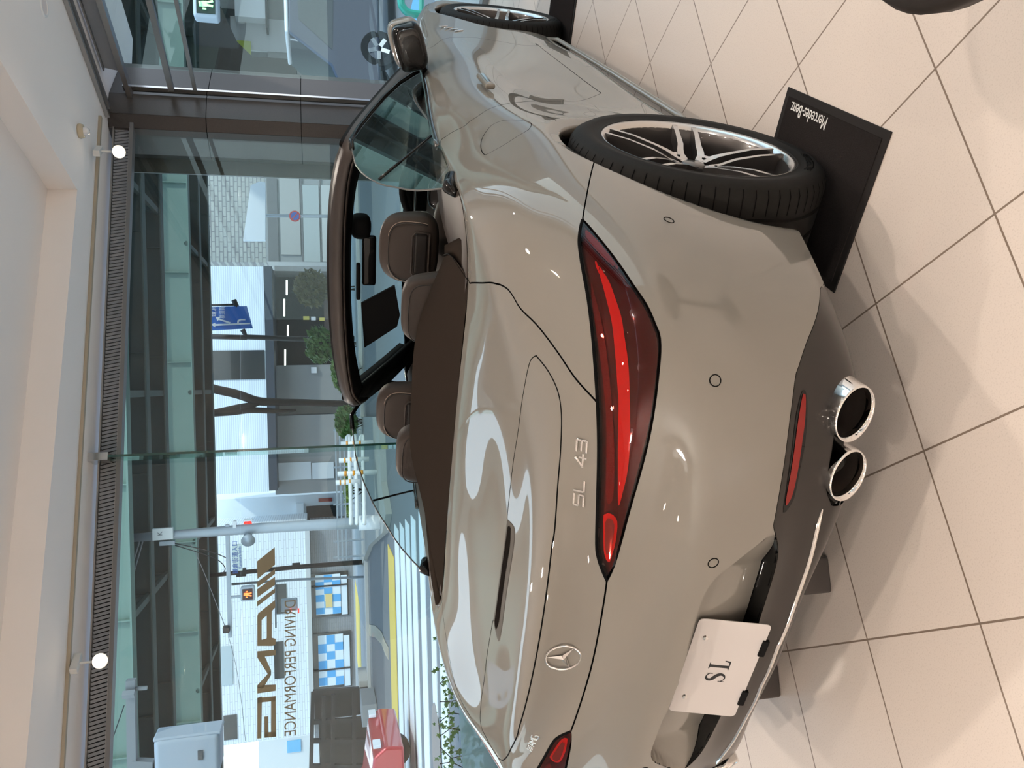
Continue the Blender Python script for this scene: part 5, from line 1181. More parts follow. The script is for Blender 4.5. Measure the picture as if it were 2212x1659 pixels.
# siding building with blue posters
Sb = thing('siding_building', 'white siding building with two large windows full of blue checkered posters', 'building', SW(-14, 34, ZR))
pbox('upper_wall', 430, 668, 1134, 1602, 36.4, 3, m_wall2, Sb); pbox('ledge', 664, 674, 1134, 1588, 36.1, .5, mat('ledge grey', (.55, .56, .56), .6), Sb); pbox('ground_wall', 674, 775, 1134, 1600, 36.7, 3, m_gnd, Sb, zmin=ZR)
m_pb = mat('poster blue', (.10, .42, .80), .5); m_pw = mat('poster white', (.78, .86, .92), .5)
def poster_win(y0, y1, x0, x1, split_):
    fr_ = pbox('shop_window', x0, x1, y0, y1, 36.6, .12, m_wdark, Sb)
    w_ = pbox('blind_panel', x1-16, x1-3, y0+6, y1-5, 36.57, .02, m_pw, fr_)
    r0, r1, z0, z1_ = prect(x0+11, x1-17, y0+5, y1-5, 36.55); P_ = MB(); sbox(P_, r0, r1, 36.55, 36.57, z0, z1_); po = P_.build('poster', m_pw, fr_)
    B_ = MB(); nr, nz = 6, 3
    for i in range(nr):
        for j in range(nz):
            if (i+j) % 2 == 0:
                ra = r0+(r1-r0)*i/nr; rb = r0+(r1-r0)*(i+1)/nr; za = z0+(z1_-z0)*j/nz; zb = z0+(z1_-z0)*(j+1)/nz; o1 = .06*math.sin(i*2.1+j); sbox(B_, ra+o1, rb+o1*.3, 36.53, 36.548, za, zb)
    B_.build('poster_checks', m_pb, po)
    B_ = MB(); sbox(B_, r0+(r1-r0)*split_-.04, r0+(r1-r0)*split_+.04, 36.5, 36.56, rz(x1, y0, 36.5)[1]+.1, z1_+.4); B_.build('mullion', m_dpole, fr_)
poster_win(1236, 1332, 671, 753, .72); poster_win(1366, 1486, 677, 759, .32)
r0, r1, z0, z1_ = prect(703, 718, 1283, 1312, 36.5); B_ = MB(); sbox(B_, r0, r1, 36.48, 36.52, z0, z1_); B_.build('orange_notice', mat('notice orange', (.8, .6, .25), .5), Sb)
for (x0, x1, y0, y1, m_) in ((594, 619, 1262, 1326, m_wdark), (592, 613, 1386, 1466, m_wdark), (478, 502, 1396, 1480, mat('window pale', (.45, .52, .55), .2)), (483, 512, 1545, 1598, m_wdark)): pbox('wall_window', x0, x1, y0, y1, 36.35, .1, m_, Sb)
pbox('exit_sign', 695, 707, 1492, 1503, 36.6, .06, mat('exit green', (.02, .30, .10), .5), Sb)
# dark facades behind the right part of the window
Gb = thing('glass_building', 'grey glass and panel facade left of the granite pillar, across the side street', 'building', SW(6, 38, ZR))
pbox('upper_wall', 440, 575, 345, 566, 40.5, 4, tex_brick('beige tile', (.40, .40, .36), (.34, .35, .32), (.2, .2, .2), .6, .22, .03), Gb); pbox('ground_wall', 573, 765, 345, 566, 40.2, 4, mat('panel grey', (.30, .31, .30), .5), Gb, zmin=ZR)
for (x0, x1, y0, y1, c_) in ((578, 600, 385, 575, (.16, .16, .155)), (605, 648, 380, 560, (.40, .40, .37)), (655, 690, 400, 575, (.42, .46, .44)), (695, 725, 400, 575, (.50, .51, .48)), (650, 654, 380, 575, (.15, .15, .15)), (692, 694, 380, 575, (.15, .15, .15))): pbox('facade_panel', x0, x1, y0, y1-10, 40.1, .1, mat('fp%d' % x0, c_, .35), Gb)
wv = [DP(x, y, 30) for x, y in ((561, 392), (573, 394), (573, 519), (525, 519), (541, 402), (541, 400))]
B_ = MB(); k = len(wv); B_.add([tuple(p) for p in wv]+[tuple(p+FD*.3) for p in wv], [tuple(range(k)), tuple(range(2*k-1, k-1, -1))]+[(i, (i+1) % k, k+(i+1) % k, k+i) for i in range(k)]); B_.build('white_canopy', m_wall3, Gb)
DOFF = 0
Rb2 = thing('corner_building', 'white panel building with a dark slanted overpass leg, seen past the pillar', 'building', SW(14, 30, ZR))
pbox('white_wall', 505, 571, -160, 37, 30, 3, m_wall3, Rb2); pbox('band', 571, 576, -160, 60, 29.9, 3, m_dpole, Rb2); pbox('ground_wall', 576, 760, -160, 170, 30.5, 3, m_cgrey, Rb2, zmin=ZR); pbox('green_panel', 512, 542, 88, 118, 30.3, .1, mat('lime panel', (.36, .42, .05), .5), Rb2); pbox('pale_wall', 498, 640, 40, 110, 30.45, .1, mat('pale panel', (.45, .46, .46), .5), Rb2)
lg = [DP(x, y, 24) for x, y in ((430, 20), (470, 0), (512, 90), (545, 122), (640, 128), (640, 175), (430, 175))]
B_ = MB(); k = len(lg); B_.add([tuple(p) for p in lg]+[tuple(p+FD*1.5) for p in lg], [tuple(range(k)), tuple(range(2*k-1, k-1, -1))]+[(i, (i+1) % k, k+(i+1) % k, k+i) for i in range(k)]); B_.build('overpass_leg', mat('leg dark', (.06, .052, .045), .7), Rb2)
DOFF = 0
Hb = thing('distant_block', 'very pale distant block closing the view at the far left', 'building', SW(-40, 62, ZR))
pbox('hillside', 560, 775, 1600, 1760, 60, 2, mat('far pale block', (.62, .66, .68), .7), Hb, zmin=ZR)
Lb = thing('office_row', 'long grey office row closing the street on the far right, beyond the van', 'building', SW(30, 36, ZR))
for k, (r0, r1, c_) in enumerate(((13.5, 24, (.34, .33, .31)), (24.2, 38, (.46, .45, .43)), (38.2, 60, (.30, .31, .32)))):
    B_ = MB(); sbox(B_, r0, r1, 34.5, 38, ZR, 9); B_.build('wall', mat('office%d' % k, c_, .6), Lb)
    for j in range(int((r1-r0)/3)):
        for z in (1.0, 4.2): B_ = MB(); sbox(B_, r0+.6+j*3, r0+2.6+j*3, 34.4, 34.5, z, z+1.6); B_.build('office_window', m_wdark, Lb)
# distant houses at the left edge of the view
Fb = thing('far_house', 'pale far house with blue sheeting at the left end of the street', 'building', SW(-30, 50, ZR)); pbox('wall', 560, 775, 1588, 1720, 52, 4, mat('house pale', (.66, .67, .66), .7), Fb, zmin=ZR)
pbox('blue_sheet', 620, 650, 1600, 1625, 51.9, .1, mat('sheet blue', (.15, .45, .7), .6), Fb)
DOFF = 0
# black carport frame
Cp = thing('carport', 'black metal carport frame beside the siding building', 'carport', SW(-17, 28, ZR))
for i, (xa, ya, xb, yb) in enumerate(((676, 1495, 775, 1488), (672, 1560, 800, 1552), (676, 1495, 672, 1659), (700, 1505, 696, 1700), (672, 1600, 800, 1600), (720, 1500, 718, 1700), (765, 1490, 765, 1700), (672, 1655, 800, 1655))):
    B_ = MB(); B_.bar(tuple(DP(xa, ya, 29)), tuple(DP(xb, yb, 29)), .14); B_.build('beam', m_dpole, Cp)
pbox('dark_back', 680, 775, 1495, 1550, 30, .2, mat('mesh black', (.03, .03, .03), .6), Cp, zmin=ZR); pbox('dark_back', 690, 775, 1556, 1700, 30, .2, mat('mesh black', (.03, .03, .03), .6), Cp, zmin=ZR)
# low concrete walls at the kerb
for (x0, x1, y0, y1, lab) in ((776, 800, 1470, 1520, 'low grey concrete kerb block left of the carport front'), (782, 815, 1522, 1570, 'low grey concrete kerb block nearer the red car')):
    dep = gdep(x1, (y0+y1)/2)[0]; r0, r1, z0, z1_ = prect(x0, x1, y0, y1, dep); B_ = MB(); sbox(B_, r0, r1, dep, dep+1.5, ZR, z1_); o = B_.build('concrete_block', mat('block', (.42, .42, .41), .8), bevel=.03); center(o); tag(o, lab, 'concrete block')
# planting island with kerb
isl = [onZ(x, y, ZR) for x, y in ((835, 1040), (846, 1110), (838, 1150), (806, 1178), (788, 1222), (776, 1222), (772, 1100), (775, 900), (830, 900))]
B_ = MB(); k = len(isl); B_.prism([(p[0], p[1]) for p in isl], lambda x, y: (x, y, ZR-.02), lambda x, y: (x, y, ZR+.14)); o = B_.build('traffic_island', mat('island', (.40, .40, .37), .8)); center(o); o['kind'] = 'structure'
# vegetation
m_lf = mat('leaf green', (.07, .15, .035), .5, noise=(.12, .22, .06), scale=6); m_lfa = mat('leaf autumn', (.20, .15, .06), .6, noise=(.10, .11, .04), scale=6); m_brk = mat('bark', (.030, .022, .018), .9, noise=(.05, .037, .03), scale=10)
def foliage(name, cen, ext, n, m, parent, ls=.10, seed=1):
    rnd = random.Random(seed); B_ = MB()
    for i in range(n):
        while True:
            v = Vector((rnd.uniform(-1, 1), rnd.uniform(-1, 1), rnd.uniform(-1, 1)))
            if v.length < 1: break
        v = v.normalized()*(v.length**.5)
        p = Vector(cen)+Vector(RD)*v.x*ext[0]+Vector(FD)*v.y*ext[1]+Vector((0, 0, v.z*ext[2])); a = Vector((rnd.gauss(0, 1), rnd.gauss(0, 1), rnd.gauss(0, 1))).normalized(); c = a.orthogonal().normalized(); d = a.cross(c); s_ = ls*rnd.uniform(.6, 1.3)
        B_.add([p-c*s_, p+d*s_*.45, p+c*s_, p-d*s_*.45], [(0, 1, 2, 3)])
    return B_.build(name, m, parent)
def shrub(px, py, dep, wpx, hpx, n, m, lab, seed, ls=.12):
    P = DP(px, py, dep); k = dep/FPX; gz = ZR; T_ = thing('shrub', lab, 'shrub', (P[0], P[1], gz))
    foliage('foliage', P, (wpx*k, wpx*k*.7, hpx*k), n, m, T_, ls, seed)
    B_ = MB()
    for j in range(5): B_.tube([(P[0]+.05*j-.1, P[1], gz), (P[0]+random.uniform(-.5, .5)*wpx*k, P[1]+random.uniform(-.3, .3), P[2]+.2*hpx*k)], .02, 5)
    B_.build('stems', m_brk, T_); return T_
shrub(742, 800, 30, 46, 24, 1500, m_lf, 'dark green shrub against the grey wall beyond the windshield frame', 3)
shrub(748, 912, 28, 34, 22, 1100, m_lf, 'green shrub between the bare tree foot and the white railings', 4)
shrub(752, 1060, 30, 60, 8, 900, mat('leaf lime', (.20, .30, .05), .6), 'low lime green hedge behind the white railings', 5, .10)
shrub(672, 622, 33, 38, 34, 900, m_lfa, 'autumn brown-green small tree before the dark shop front', 6, .16)
shrub(690, 745, 33, 40, 30, 700, m_lf, 'loose green planting beside the dark shop entrance', 8, .13)
Tt = thing('bare_tree', 'bare forked dark tree trunk standing before the white corrugated building', 'tree', tuple(DP(758, 872, 35)))
def limb(pts, rad):
    P = [tuple(DP(x, y, 35)) for x, y in pts]; P = smooth_line(np.array(P), 5); r_ = np.interp(np.linspace(0, 1, len(P)), np.linspace(0, 1, len(rad)), rad); B_ = MB(); B_.tube([tuple(p) for p in P], list(map(float, r_*1.3)), 10); return B_
limb([(800, 875), (758, 873), (700, 871), (640, 869), (590, 868), (556, 866), (510, 851), (470, 842), (430, 832), (360, 826)], [.12, .11, .12, .12, .14, .15, .15, .15, .15]).build('trunk', m_brk, Tt, True)
limb([(566, 867), (540, 876), (510, 881), (470, 889), (430, 898), (380, 905)], [.09, .12, .10, .10, .11]).build('branch', m_brk, Tt, True)
limb([(640, 886), (600, 888), (540, 886), (500, 890), (455, 893)], [.04, .10, .12, .12]).build('branch', m_brk, Tt, True)
# railings
m_wpipe = mat('white pipe', (.78, .80, .80), .35, 0, .3); m_or = mat('orange band', (.85, .33, .03), .4)
Rl = thing('railing', 'white pipe railing with orange-banded posts at the crosswalk corner', 'railing', tuple(onZ(812, 1000, ZR)))
for x in (749, 762, 778):
    pts = [(x+2, 950), (x-3, 943), (x+4, 941), (x+7, 958), (x+9, 1000), (x+12, 1060), (x+14, 1130)]
    pts = [(x, 960), (x, 946), (x+5, 942), (x+6, 955), (x+6, 1000), (x+8, 1060), (x+9, 1132)]
    P = smooth_line(np.array([DP(a_, b_, 22-(b_-940)*.012) for a_, b_ in pts]), 5); B_ = MB(); B_.tube([tuple(p) for p in P], .050, 8); B_.build('rail', m_wpipe, Rl, True)
for (y, x0, x1) in ((959, 736, 806), (995, 732, 797), (1024, 729, 818), (1043, 725, 777)):
    dep = 22-(y-940)*.012; a_ = DP(x0, y, dep); c_ = DP(x1, y-1, dep); c_[:2] = a_[:2]; B_ = MB(); B_.tube([tuple(a_), tuple(c_)], .07, 10); po = B_.build('post', m_wpipe, Rl, True)
    for k in range(3):
        u = .16+.2*k; p = a_+(c_-a_)*u; q_ = a_+(c_-a_)*(u+.06); B_ = MB(); B_.tube([tuple(p), tuple(q_)], .075, 10); B_.build('orange_band', m_or, po, True)
Rl2 = thing('fence', 'thin grey pipe fence behind the white railings', 'fence', tuple(DP(765, 1100, 29)))
for x in (724, 733, 742): B_ = MB(); B_.bar(tuple(DP(x, 925, 29)), tuple(DP(x+7, 1210, 29)), .05); B_.build('rail', m_galv, Rl2)
for y in (930, 1010, 1090, 1170, 1205): B_ = MB(); q_ = DP(720, y, 29); B_.bar(tuple(q_), (q_[0], q_[1], ZR), .05); B_.build('post', m_galv, Rl2)
# signal pole
Sp = thing('signal_pole', 'pale blue-grey steel traffic signal pole with long arm, left of the glass fin', 'signal pole', tuple(onZ(832, 1126, ZR)))
dp_ = gdep(832, 1126)[0]
def pt(x, y, dep=None): return tuple(DP(x, y, dep or dp_))
B_ = MB(); B_.tube([pt(834, 1127), pt(700, 1133), pt(560, 1141), pt(380, 1155), pt(270, 1163)], [.16, .14, .13, .11, .10], 14); B_.build('shaft', m_galv, Sp, True)
B_ = MB(); B_.tube([pt(830, 1127), pt(775, 1130)], .19, 14); B_.build('base_sleeve', m_wpipe, Sp, True)
B_ = MB(); B_.bar(pt(491, 1133), pt(497, 1376), .11, .09); B_.build('arm', m_galv, Sp)
B_ = MB(); B_.box(pt(352, 1153, dp_-.2), (.28, .12, .46), RS); sb_ = B_.build('plate_sign', m_wpipe, Sp, bevel=.01)
text('sign_mark', 'K', mat('sign grey', (.2, .22, .25), .5), sb_, .15, pt(346, 1153, dp_-.27), RD, (0, 0, 1), .003)
B_ = MB(); B_.bar(pt(345, 1174), pt(378, 1172), .10, .10); B_.build('side_box', m_galv, Sp)
B_ = MB(); B_.tube([pt(536, 1141), pt(536, 1158)], .10, 12); B_.tube([pt(536, 1156, dp_-.05), pt(536, 1168, dp_-.3)], [.06, .17], 14); B_.build('speaker', m_galv, Sp, True)
B_ = MB(); c_ = DP(535, 1131, dp_+.1); superell(B_, tuple(c_), (.09, .09, .10), 1, 1, 10, 14); B_.build('red_lamp', mat('signal red', (.8, .02, .02), .3, emit=((1, .03, .02), 2.2)), Sp, True)
for (x0, x1, y0, y1) in ((503, 510, 1126, 1146), (527, 545, 1122, 1126)): pbox('light_box', x0, x1, y0, y1, dp_-.1, .12, m_wpipe, Sp)
def ped(x0, x1, y0, y1, dep, lab, lit, name='pedestrian_signal'):
    T_ = thing(name, lab, 'pedestrian signal', tuple(DP((x0+x1)/2+8, (y0+y1)/2, dep)))
    pbox('housing', x0, x1, y0, y1, dep, .25, mat('housing grey', (.50, .56, .62), .45), T_, bevel=.05)
    e = (x1-x0)*.14; pbox('face', x0+e, x1-e, y0+e, y1-e, dep-.02, .03, mat('signal face %s' % lab[:5], (.06, .02, .015) if lit else (.01, .03, .02), .4), T_)
    m_ = mat('figure %s' % lab[:5], (1, .2, .05), .4, emit=((1, .16, .03), 3) if lit else ((.05, 1, .6), 1.6)); ym = (y0+y1)/2; B_ = MB(); w_ = (y1-y0)
    def q(x, y): return tuple(DP(x, y, dep-.035))
    k = dep/FPX; xx = x0+e*1.5; L_ = (x1-x0)-3*e
    B_.tube([q(xx+L_*.06, ym), q(xx+L_*.2, ym)], w_*.09*k, 8); B_.bar(q(xx+L_*.22, ym), q(xx+L_*.6, ym), w_*.2*k, .01, up=tuple(FD)); B_.bar(q(xx+L_*.3, ym-w_*.18), q(xx+L_*.55, ym-w_*.2), w_*.06*k, .01, up=tuple(FD)); B_.bar(q(xx+L_*.3, ym+w_*.18), q(xx+L_*.55, ym+w_*.2), w_*.06*k, .01, up=tuple(FD))
    B_.bar(q(xx+L_*.6, ym-w_*.05), q(xx+L_*1.0, ym-w_*.1), w_*.08*k, .01, up=tuple(FD)); B_.bar(q(xx+L_*.6, ym+w_*.05), q(xx+L_*1.0, ym+w_*.1), w_*.08*k, .01, up=tuple(FD)); B_.build('lit_figure', m_, T_)
    return T_
ped(519, 550, 1268, 1300, dp_-.2, 'lit red standing-figure pedestrian signal hanging under the signal arm', True)
a_ = ped(416, 472, -20, 36, 13, 'green walking-figure pedestrian signal at the right edge', False)
B_ = MB(); B_.tube([tuple(DP(497, 1290, dp_)), tuple(DP(520, 1288, dp_))], .035, 8); B_.build('hanger', m_galv, Sp)
B_ = MB(); B_.box(pt(489, 1359, dp_-.1), (.16, .2, .16), RS); B_.build('camera_unit', m_dpole, Sp, bevel=.03)
s2 = thing('road_name_sign', 'pale green road name sign with blue Japanese characters near the signal arm', 'sign', tuple(DP(522, 1205, dp_))); 
pbox('board', 502, 523, 1176, 1233, dp_-.05, .04, mat('sign pale', (.70, .78, .72), .5), s2); text('characters', '鎌倉街道入口', mat('sign blue', (.03, .12, .42), .5), s2, .155, tuple(DP(508.5, 1204, dp_-.06)), RD, (0, 0, 1), .002, sx=.88); text('roman_line', 'Kamakura-kaido', mat('sign blue', (.03, .12, .42), .5), s2, .10, tuple(DP(518.5, 1204, dp_-.06)), RD, (0, 0, 1), .002, sx=.85)
def wire(name, pts, lab, r=.012, dep=20, m=None, sag=None):
    P = smooth_line(np.array([DP(x, y, dep) for x, y in pts]), 6); B_ = MB(); B_.tube([tuple(p) for p in P], r, 6); o = B_.build(name, m or m_dpole, Sp, True); return o
m_wire = mat('wire grey', (.25, .26, .27), .5)
wire('cable', [(302, 1166), (292, 1200), (270, 1262), (253, 1296)], 'upper of two thick cables drooping from the pole head to the window top', .022, dp_, m_wire)
wire('cable', [(309, 1166), (298, 1205), (275, 1280), (252, 1324)], 'lower of two thick cables drooping from the pole head', .022, dp_, m_wire)
wire('guy_wire', [(412, 1175), (440, 1235), (488, 1358)], 'thin straight guy wire from the pole to the arm end', .009, dp_, m_wire)
wire('cable', [(378, 1174), (430, 1185), (470, 1197), (490, 1206)], 'dark cable looping towards the arm, upper one', .012, dp_)
wire('cable', [(378, 1178), (430, 1194), (468, 1208), (486, 1226), (482, 1238)], 'dark cable looping under the arm, lower one', .012, dp_)
wire('overhead_wire', [(494, 1376), (510, 1440), (522, 1520), (530, 1600)], 'thin wire running left from the arm end across the siding building', .008, 26, m_wire)
d2_ = gdep(790, 1215)[0]
Bp = thing('utility_pole', 'black slender utility pole with boxes before the poster window', 'pole', tuple(onZ(790, 1215, ZR)))
B_ = MB(); B_.tube([pt(784, 1214, d2_), pt(640, 1225, d2_), pt(475, 1241, d2_), pt(430, 1245, d2_)], [.10, .09, .08, .08], 10); B_.build('shaft', m_dpole, Bp, True)
B_ = MB(); B_.box(pt(521, 1236, d2_-.1), (.3, .2, .35), RS); B_.box(pt(640, 1222, d2_-.1), (.2, .15, .3), RS); B_.build('equipment_box', m_dpole, Bp)
Gp = thing('grey_pole', 'thin grey pole carrying a small red-lit signal, left of the black pole', 'pole', tuple(onZ(790, 1247, ZR)))
B_ = MB(); B_.tube([pt(790, 1246, d2_+.6), pt(640, 1252, d2_+.6), pt(500, 1262, d2_+.6)], .05, 8); B_.bar(pt(595, 1255, d2_+.6), pt(596, 1356, d2_+.6), .06); B_.build('shaft', m_galv, Gp, True)
B_ = MB(); B_.box(pt(625, 1306, d2_+.3), (.48, .25, .62), RS); B_.build('signal_head', mat('housing grey', (.50, .56, .62), .45), Gp, bevel=.05)
for x in (628, 645): B_ = MB(); B_.bar(pt(x, 1315, d2_+.15), pt(x, 1324, d2_+.15), .10, .05); B_.build('red_lens', mat('signal red', (.8, .02, .02)), Gp)
# control box on its bracket, near the window
Ub = thing('control_box', 'large rounded grey-blue roadside control box on a bracket, lower left of the view', 'control box', tuple(DP(400, 1640, 9)))
pbox('case', 331, 476, 1592, 1680, 9, .35, mat('box blue grey', (.36, .40, .45), .45), Ub, bevel=.06); pbox('lid_edge', 329, 478, 1588, 1596, 9.02, .31, mat('box blue grey', (.36, .40, .45)), Ub, bevel=.02)
pbox('label', 427, 438, 1622, 1642, 8.985, .02, mat('label dark', (.09, .09, .09), .5), Ub)
B_ = MB(); B_.bar(tuple(DP(283, 1468, 9.1)), tuple(DP(286, 1655, 9.1)), .09, .09); B_.bar(tuple(DP(286, 1650, 9.1)), tuple(DP(330, 1652, 9.1)), .10, .10); B_.bar(tuple(DP(293, 1487, 9.1)), tuple(DP(318, 1486, 9.1)), .035); B_.box(tuple(DP(278, 1500, 9.0)), (.06, .06, .12)); B_.build('bracket', mat('bracket grey', (.22, .23, .24), .5, .4), Ub)
B_ = MB(); B_.tube([tuple(DP(268, 1524, 9.1)), tuple(DP(240, 1605, 9.1))], .006, 6); B_.build('stay_cable', m_dpole, Ub)
# blue direction sign
Sg_ = thing('direction_sign', 'blue road direction sign with white arrows hanging over the street', 'road sign', tuple(DP(545, 690, 34.5)))
def poly_plate(pts, dep, th, name, m, par):
    wv = [DP(x, y, dep) for x, y in pts]; B_ = MB(); k = len(wv); B_.add([tuple(p) for p in wv]+[tuple(p+FD*th) for p in wv], [tuple(range(k)), tuple(range(2*k-1, k-1, -1))]+[(i, (i+1) % k, k+(i+1) % k, k+i) for i in range(k)]); return B_.build(name, m, par)
bd = poly_plate([(453, 663), (533, 661), (546, 709), (453, 714)], 34.5, .06, 'board', mat('sign board blue', (.03, .17, .60), .4), Sg_)
m_sw = mat('sign white', (.85, .88, .9), .5)
for pts in ([(455, 701), (465, 697), (465, 700), (540, 697), (541, 700), (465, 704), (465, 707)], [(466, 685), (476, 685), (474, 688), (498, 696), (496, 699), (472, 691), (470, 694)], [(512, 698), (513, 692), (519, 689), (530, 689), (530, 692), (520, 692), (516, 695), (516, 698)]): poly_plate(pts, 34.45, .01, 'arrow', m_sw, bd)
text('characters', '鎌倉', m_sw, bd, .34, tuple(DP(460, 672, 34.45)), RD, (0, 0, 1), .003, sx=.7); text('characters', '横須賀', m_sw, bd, .245, tuple(DP(481, 675, 34.45)), RD, (0, 0, 1), .003, sx=.7)
B_ = MB(); B_.tube([tuple(DP(453, 659, 34.6)), tuple(DP(508, 658, 34.6))], .05, 8); B_.tube([tuple(DP(505, 648, 34.6)), tuple(DP(512, 664, 34.6))], .11, 10); B_.tube([tuple(DP(524, 712, 34.6)), tuple(DP(533, 728, 34.7)), tuple(DP(640, 732, 34.7)), (DP(640, 732, 34.7)[0], DP(640, 732, 34.7)[1], ZR)], .11, 10); B_.tube([tuple(DP(455, 727, 34.7)), tuple(DP(533, 729, 34.7))], .11, 10); B_.build('support_pole', m_dpole, Sg_, True)
Ns = thing('no_parking_sign', 'round red and blue no-parking sign on a grey pole near the pillar', 'road sign', tuple(DP(770, 466, 24)))
c_ = DP(637, 467, 24); 
for (r_, m_, o_) in ((.165, mat('sign red', (.62, .03, .03), .45), 0), (.12, mat('sign blue2', (.04, .12, .5), .45), .012)):
    B_ = MB(); B_.lathe([(0, 0), (r_, 0), (r_, .01), (0, .01)], 28, lambda r, h, a: tuple(c_-FD*(o_+h)+RD*r*math.cos(a)+np.array([0, 0, r*math.sin(a)]))); B_.build('disc', m_, Ns, autos=.5)
B_ = MB(); B_.bar(tuple(c_-FD*.03+RD*-.09+np.array([0, 0, .09])), tuple(c_-FD*.03+RD*.09+np.array([0, 0, -.09])), .03, .01, up=tuple(FD)); B_.build('slash', mat('sign red', (.62, .03, .03)), Ns)
B_ = MB(); B_.tube([tuple(DP(575, 466, 24.1)), tuple(DP(795, 468, 24.1))], .05, 10); B_.build('pole', m_galv, Ns, True)
# ivy outside the frosted strip
rnd = random.Random(11); B_ = MB(); B2 = MB()
def leaf(B_, p, s_, rnd):
    n = (Vector(-nA)+Vector((rnd.gauss(0, .5), rnd.gauss(0, .5), rnd.gauss(0, .5)))).normalized(); x = n.orthogonal().normalized(); x = Matrix.Rotation(rnd.uniform(0, 6.28), 3, n) @ x; y = n.cross(x)
    sh = [(0, -.25), (.45, -.5), (.42, -.05), (.9, .1), (.38, .3), (0, 1), (-.38, .3), (-.9, .1), (-.42, -.05), (-.45, -.5)]
    V = [p+x*a*s_+y*b_*s_ for a, b_ in sh]; B_.add(V+[p+n*s_*.12], [(i, (i+1) % 10, 10) for i in range(10)])
for i in range(150):
    v = rnd.random(); py = 1335+v*360; px = 978-rnd.random()**1.6*(22+18*(rnd.random() < .3)); P = onA(px, py, -.10-rnd.random()*.12); leaf(B_, Vector(P), rnd.uniform(.018, .034), rnd)
for i in range(300):
    py = 1250+rnd.random()*450; P = onA(985+rnd.random()*95, py, -.10-rnd.random()*.35); leaf(B2, Vector(P), rnd.uniform(.03, .055), rnd)
iv = thing('ivy', 'green ivy leaves climbing outside above the frosted strip', 'ivy', tuple(onA(1060, 1500, -.15))); o = B_.build('upper_leaves', mat('ivy green', (.13, .27, .03), .45, noise=(.07, .17, .03), scale=14), iv); o['kind'] = 'stuff'; o = B2.build('lower_leaves', mat('ivy dark', (.08, .17, .05), .5, noise=(.12, .22, .07), scale=14), iv); o['kind'] = 'stuff'
B_ = MB()
for k in range(9):
    py = 1340+k*40; B_.tube([tuple(onA(1085, py, -.2)), tuple(onA(1020, py+8, -.16)), tuple(onA(975, py+rnd.uniform(-14, 20), -.14)), tuple(onA(950, py+rnd.uniform(-14, 20), -.13))], .004, 5)
B_.build('vines', m_brk, iv)
B_ = MB(); pq = [onA(1085, 1240, -.06), onA(1085, 1760, -.06)]; a_, c_ = pq; q4 = [a_, c_, c_+nA*.5, a_+nA*.5]; B_.prism([(p[0], p[1]) for p in q4], lambda x, y: (x, y, ZR), lambda x, y: (x, y, .12)); o = B_.build('planter_box', mat('planter dark', (.09, .085, .08), .8)); center(o); tag(o, 'low dark planter holding the ivy outside the frosted strip', 'planter')
# street vehicles
def simple_car(name, lab, P, hd, Ln, Wd, Ht, col, prof, winp, wr=.31, roof=None, cat='car'):
    T_ = thing(name, lab, cat, (P[0], P[1], ZR)); R_ = Matrix.Rotation(hd, 3, 'Z'); P0 = Vector((P[0], P[1], ZR))
    def f(x, y, z): return P0+R_ @ Vector((x*Ln, y*Wd, z*Ht))
    m_b = mat('car paint '+name, col, .3, .2, 1)
    def extr(pts, w0, w1, m, nm, par=T_, bv=.03):
        B_ = MB(); B_.prism(pts, lambda x, z: tuple(f(x, -w0(z)*.5, z)), lambda x, z: tuple(f(x, w1(z)*.5, z))); return B_.build(nm, m, par, bevel=bv)
    wf_ = lambda z: 1-.16*max(0, z-.55)/.45
    bd = extr(prof, wf_, wf_, m_b, 'body', bv=.05)
    for sgn in (-1, 1):
        for wp in winp:
            B_ = MB(); B_.add([tuple(f(x, sgn*(wf_(z)*.5+.004), z)) for x, z in wp], [tuple(range(len(wp)))]); B_.build('side_window', m_wdark, bd)
        for x in (-.30, .30):
            c_ = f(x, sgn*.47, wr/Ht); B_ = MB(); B_.lathe([(0, .02), (wr*.55, .02), (wr*.62, .06), (wr*.96, .05), (wr, 0), (wr, -.16), (0, -.16)], 28, lambda r, h, a: tuple(c_+R_ @ Vector((r*math.cos(a), sgn*h, r*math.sin(a))))); w_ = B_.build('wheel', m_tyre, T_, autos=.6)
            B_ = MB()
            for k in range(5): a = k*2*PI/5; B_.bar(tuple(c_+R_ @ Vector((.05*math.cos(a), sgn*.04, .05*math.sin(a)))), tuple(c_+R_ @ Vector((wr*.6*math.cos(a), sgn*.055, wr*.6*math.sin(a)))), .075, .03, up=tuple(R_ @ Vector((0, 1, 0))))
            B_.build('wheel_rim', m_rim, w_)
    for x0, nm, c_ in ((.497, 'headlight', (.7, .7, .72)), (-.497, 'rear_light', (.4, .02, .02))):
        for sgn in (-1, 1): B_ = MB(); B_.box(tuple(f(x0, sgn*.38, .50)), (.06, .26, .14), R_); B_.build(nm, mat(nm+' street', c_, .2, 0, 1), bd, bevel=.01)
    return T_, f
cd_, crr = gdep(905, 1600)
P = np.array(SW(crr-2.1, cd_+.9, 0))
prof = [(-.5, .18), (-.49, .55), (-.42, .62), (-.30, .97), (.08, 1.0), (.24, .64), (.46, .55), (.5, .40), (.49, .18)]
rc, f_ = simple_car('red_car', 'red hatchback car passing at the left edge beyond the crosswalk', P, _y, 4.1, 1.75, 1.45, (.42, .008, .012), prof, [[(-.40, .63), (-.29, .92), (-.12, .94), (-.12, .63)], [(-.10, .63), (-.10, .94), (.06, .94), (.18, .66)]])
B_ = MB(); B_.add([tuple(f_(x, y, z)) for x, y, z in ((.225, -.40, .67), (.225, .40, .67), (.095, .38, .97), (.095, -.38, .97))], [(0, 1, 2, 3)]); B_.build('windscreen', m_wdark, rc)
vd, vr_ = gdep(860, 168)
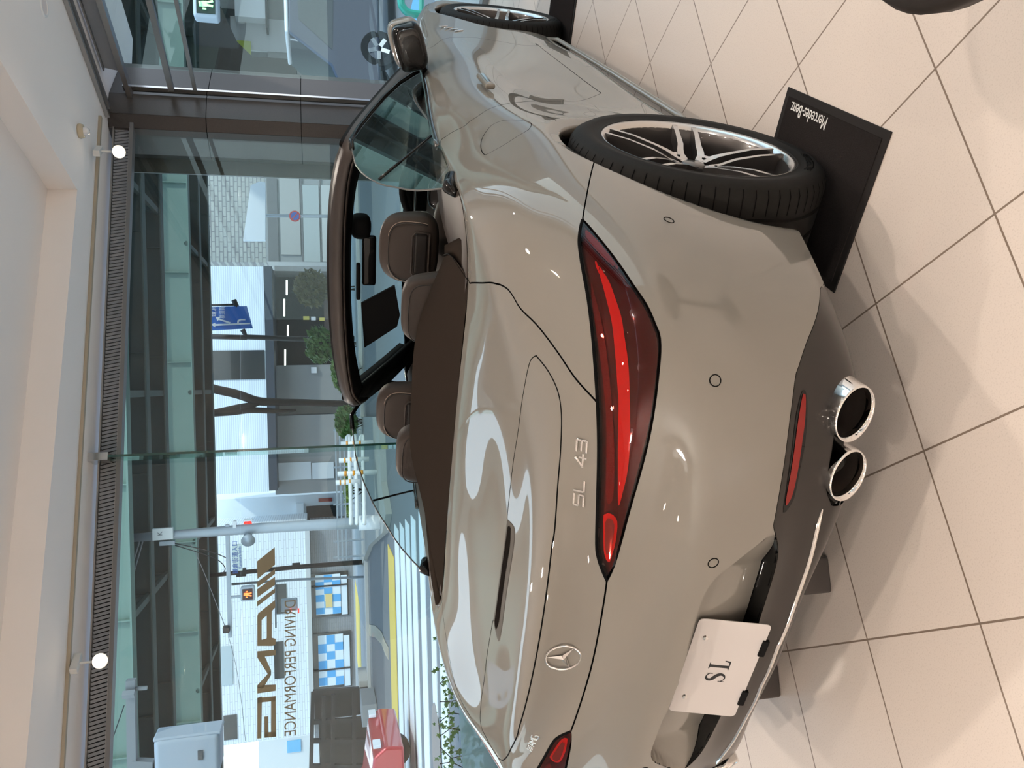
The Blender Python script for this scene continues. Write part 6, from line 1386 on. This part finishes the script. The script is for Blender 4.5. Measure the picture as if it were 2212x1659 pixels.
P = np.array(SW(vr_+1.9, vd+.9, 0)); prof = [(-.5, .16), (-.5, .60), (-.47, .98), (.25, 1.0), (.38, .62), (.49, .52), (.5, .16)]
vc, f_ = simple_car('van', 'dark navy van with a white roof waiting outside the right window', P, _y+PI, 4.6, 1.8, 1.95, (.012, .020, .045), prof, [[(-.45, .58), (-.44, .90), (-.24, .91), (-.24, .58)], [(-.21, .58), (-.21, .91), (.02, .91), (.02, .58)], [(.05, .58), (.05, .91), (.20, .90), (.32, .60)]], wr=.34, cat='van')
B_ = MB(); B_.box(tuple(f_(-.11, 0, 1.01)), (3.3, 1.5, .07), Matrix.Rotation(_y, 3, 'Z')); B_.build('white_roof', m_wpipe, vc, bevel=.03)
gp_ = [DP(x, y, 9) for x, y in ((868, -60), (866, 0), (872, 18), (888, 29), (935, 33), (990, 30))]
B_ = MB(); B_.tube([tuple(p) for p in smooth_line(np.array(gp_), 5)], .045, 10); B_.tube([tuple(DP(912, -60, 9)), tuple(DP(910, 31, 9))], .03, 8); o = B_.build('pipe_barrier', mat('teal pipe', (.02, .36, .26), .35, 0, .5)); center(o); tag(o, 'bent teal green pipe barrier beyond the front wheel', 'barrier')
B_ = MB(); P = onZ(895, 30, ZR); B_.box((P[0], P[1], ZR+.004), (.5, 3.0, .006), RS); o = B_.build('blue_line', mat('road blue', (.15, .40, .72), .7)); center(o); tag(o, 'pale blue stripe painted on the road by the teal barrier', 'road marking')
# brick patch beside the crosswalk
P = onZ(943, 1620, ZR); B_ = MB(); B_.lathe([(0, .006), (.45, .006), (.46, 0)], 28, lambda r, h, a: tuple(np.array([P[0], P[1], ZR+.004+h])+RD*r*1.5*math.cos(a)+FD*r*math.sin(a))); o = B_.build('manhole_cover', tex_brick('brick red', (.20, .08, .07), (.16, .07, .06), (.3, .25, .22), .2, .1, .01)); center(o); tag(o, 'oval brick-red cover in the pavement near the ivy', 'manhole cover')

# no part deeper than thing > part > sub-part
def depth(o):
    k = 0
    while o.parent is not None: o = o.parent; k += 1
    return k
for o in list(COL.objects):
    if o.type != 'MESH' or o.parent is None: continue
    while depth(o) > 2:
        p = o.parent.parent; o.parent = p; o.matrix_parent_inverse = pmat(p).inverted()
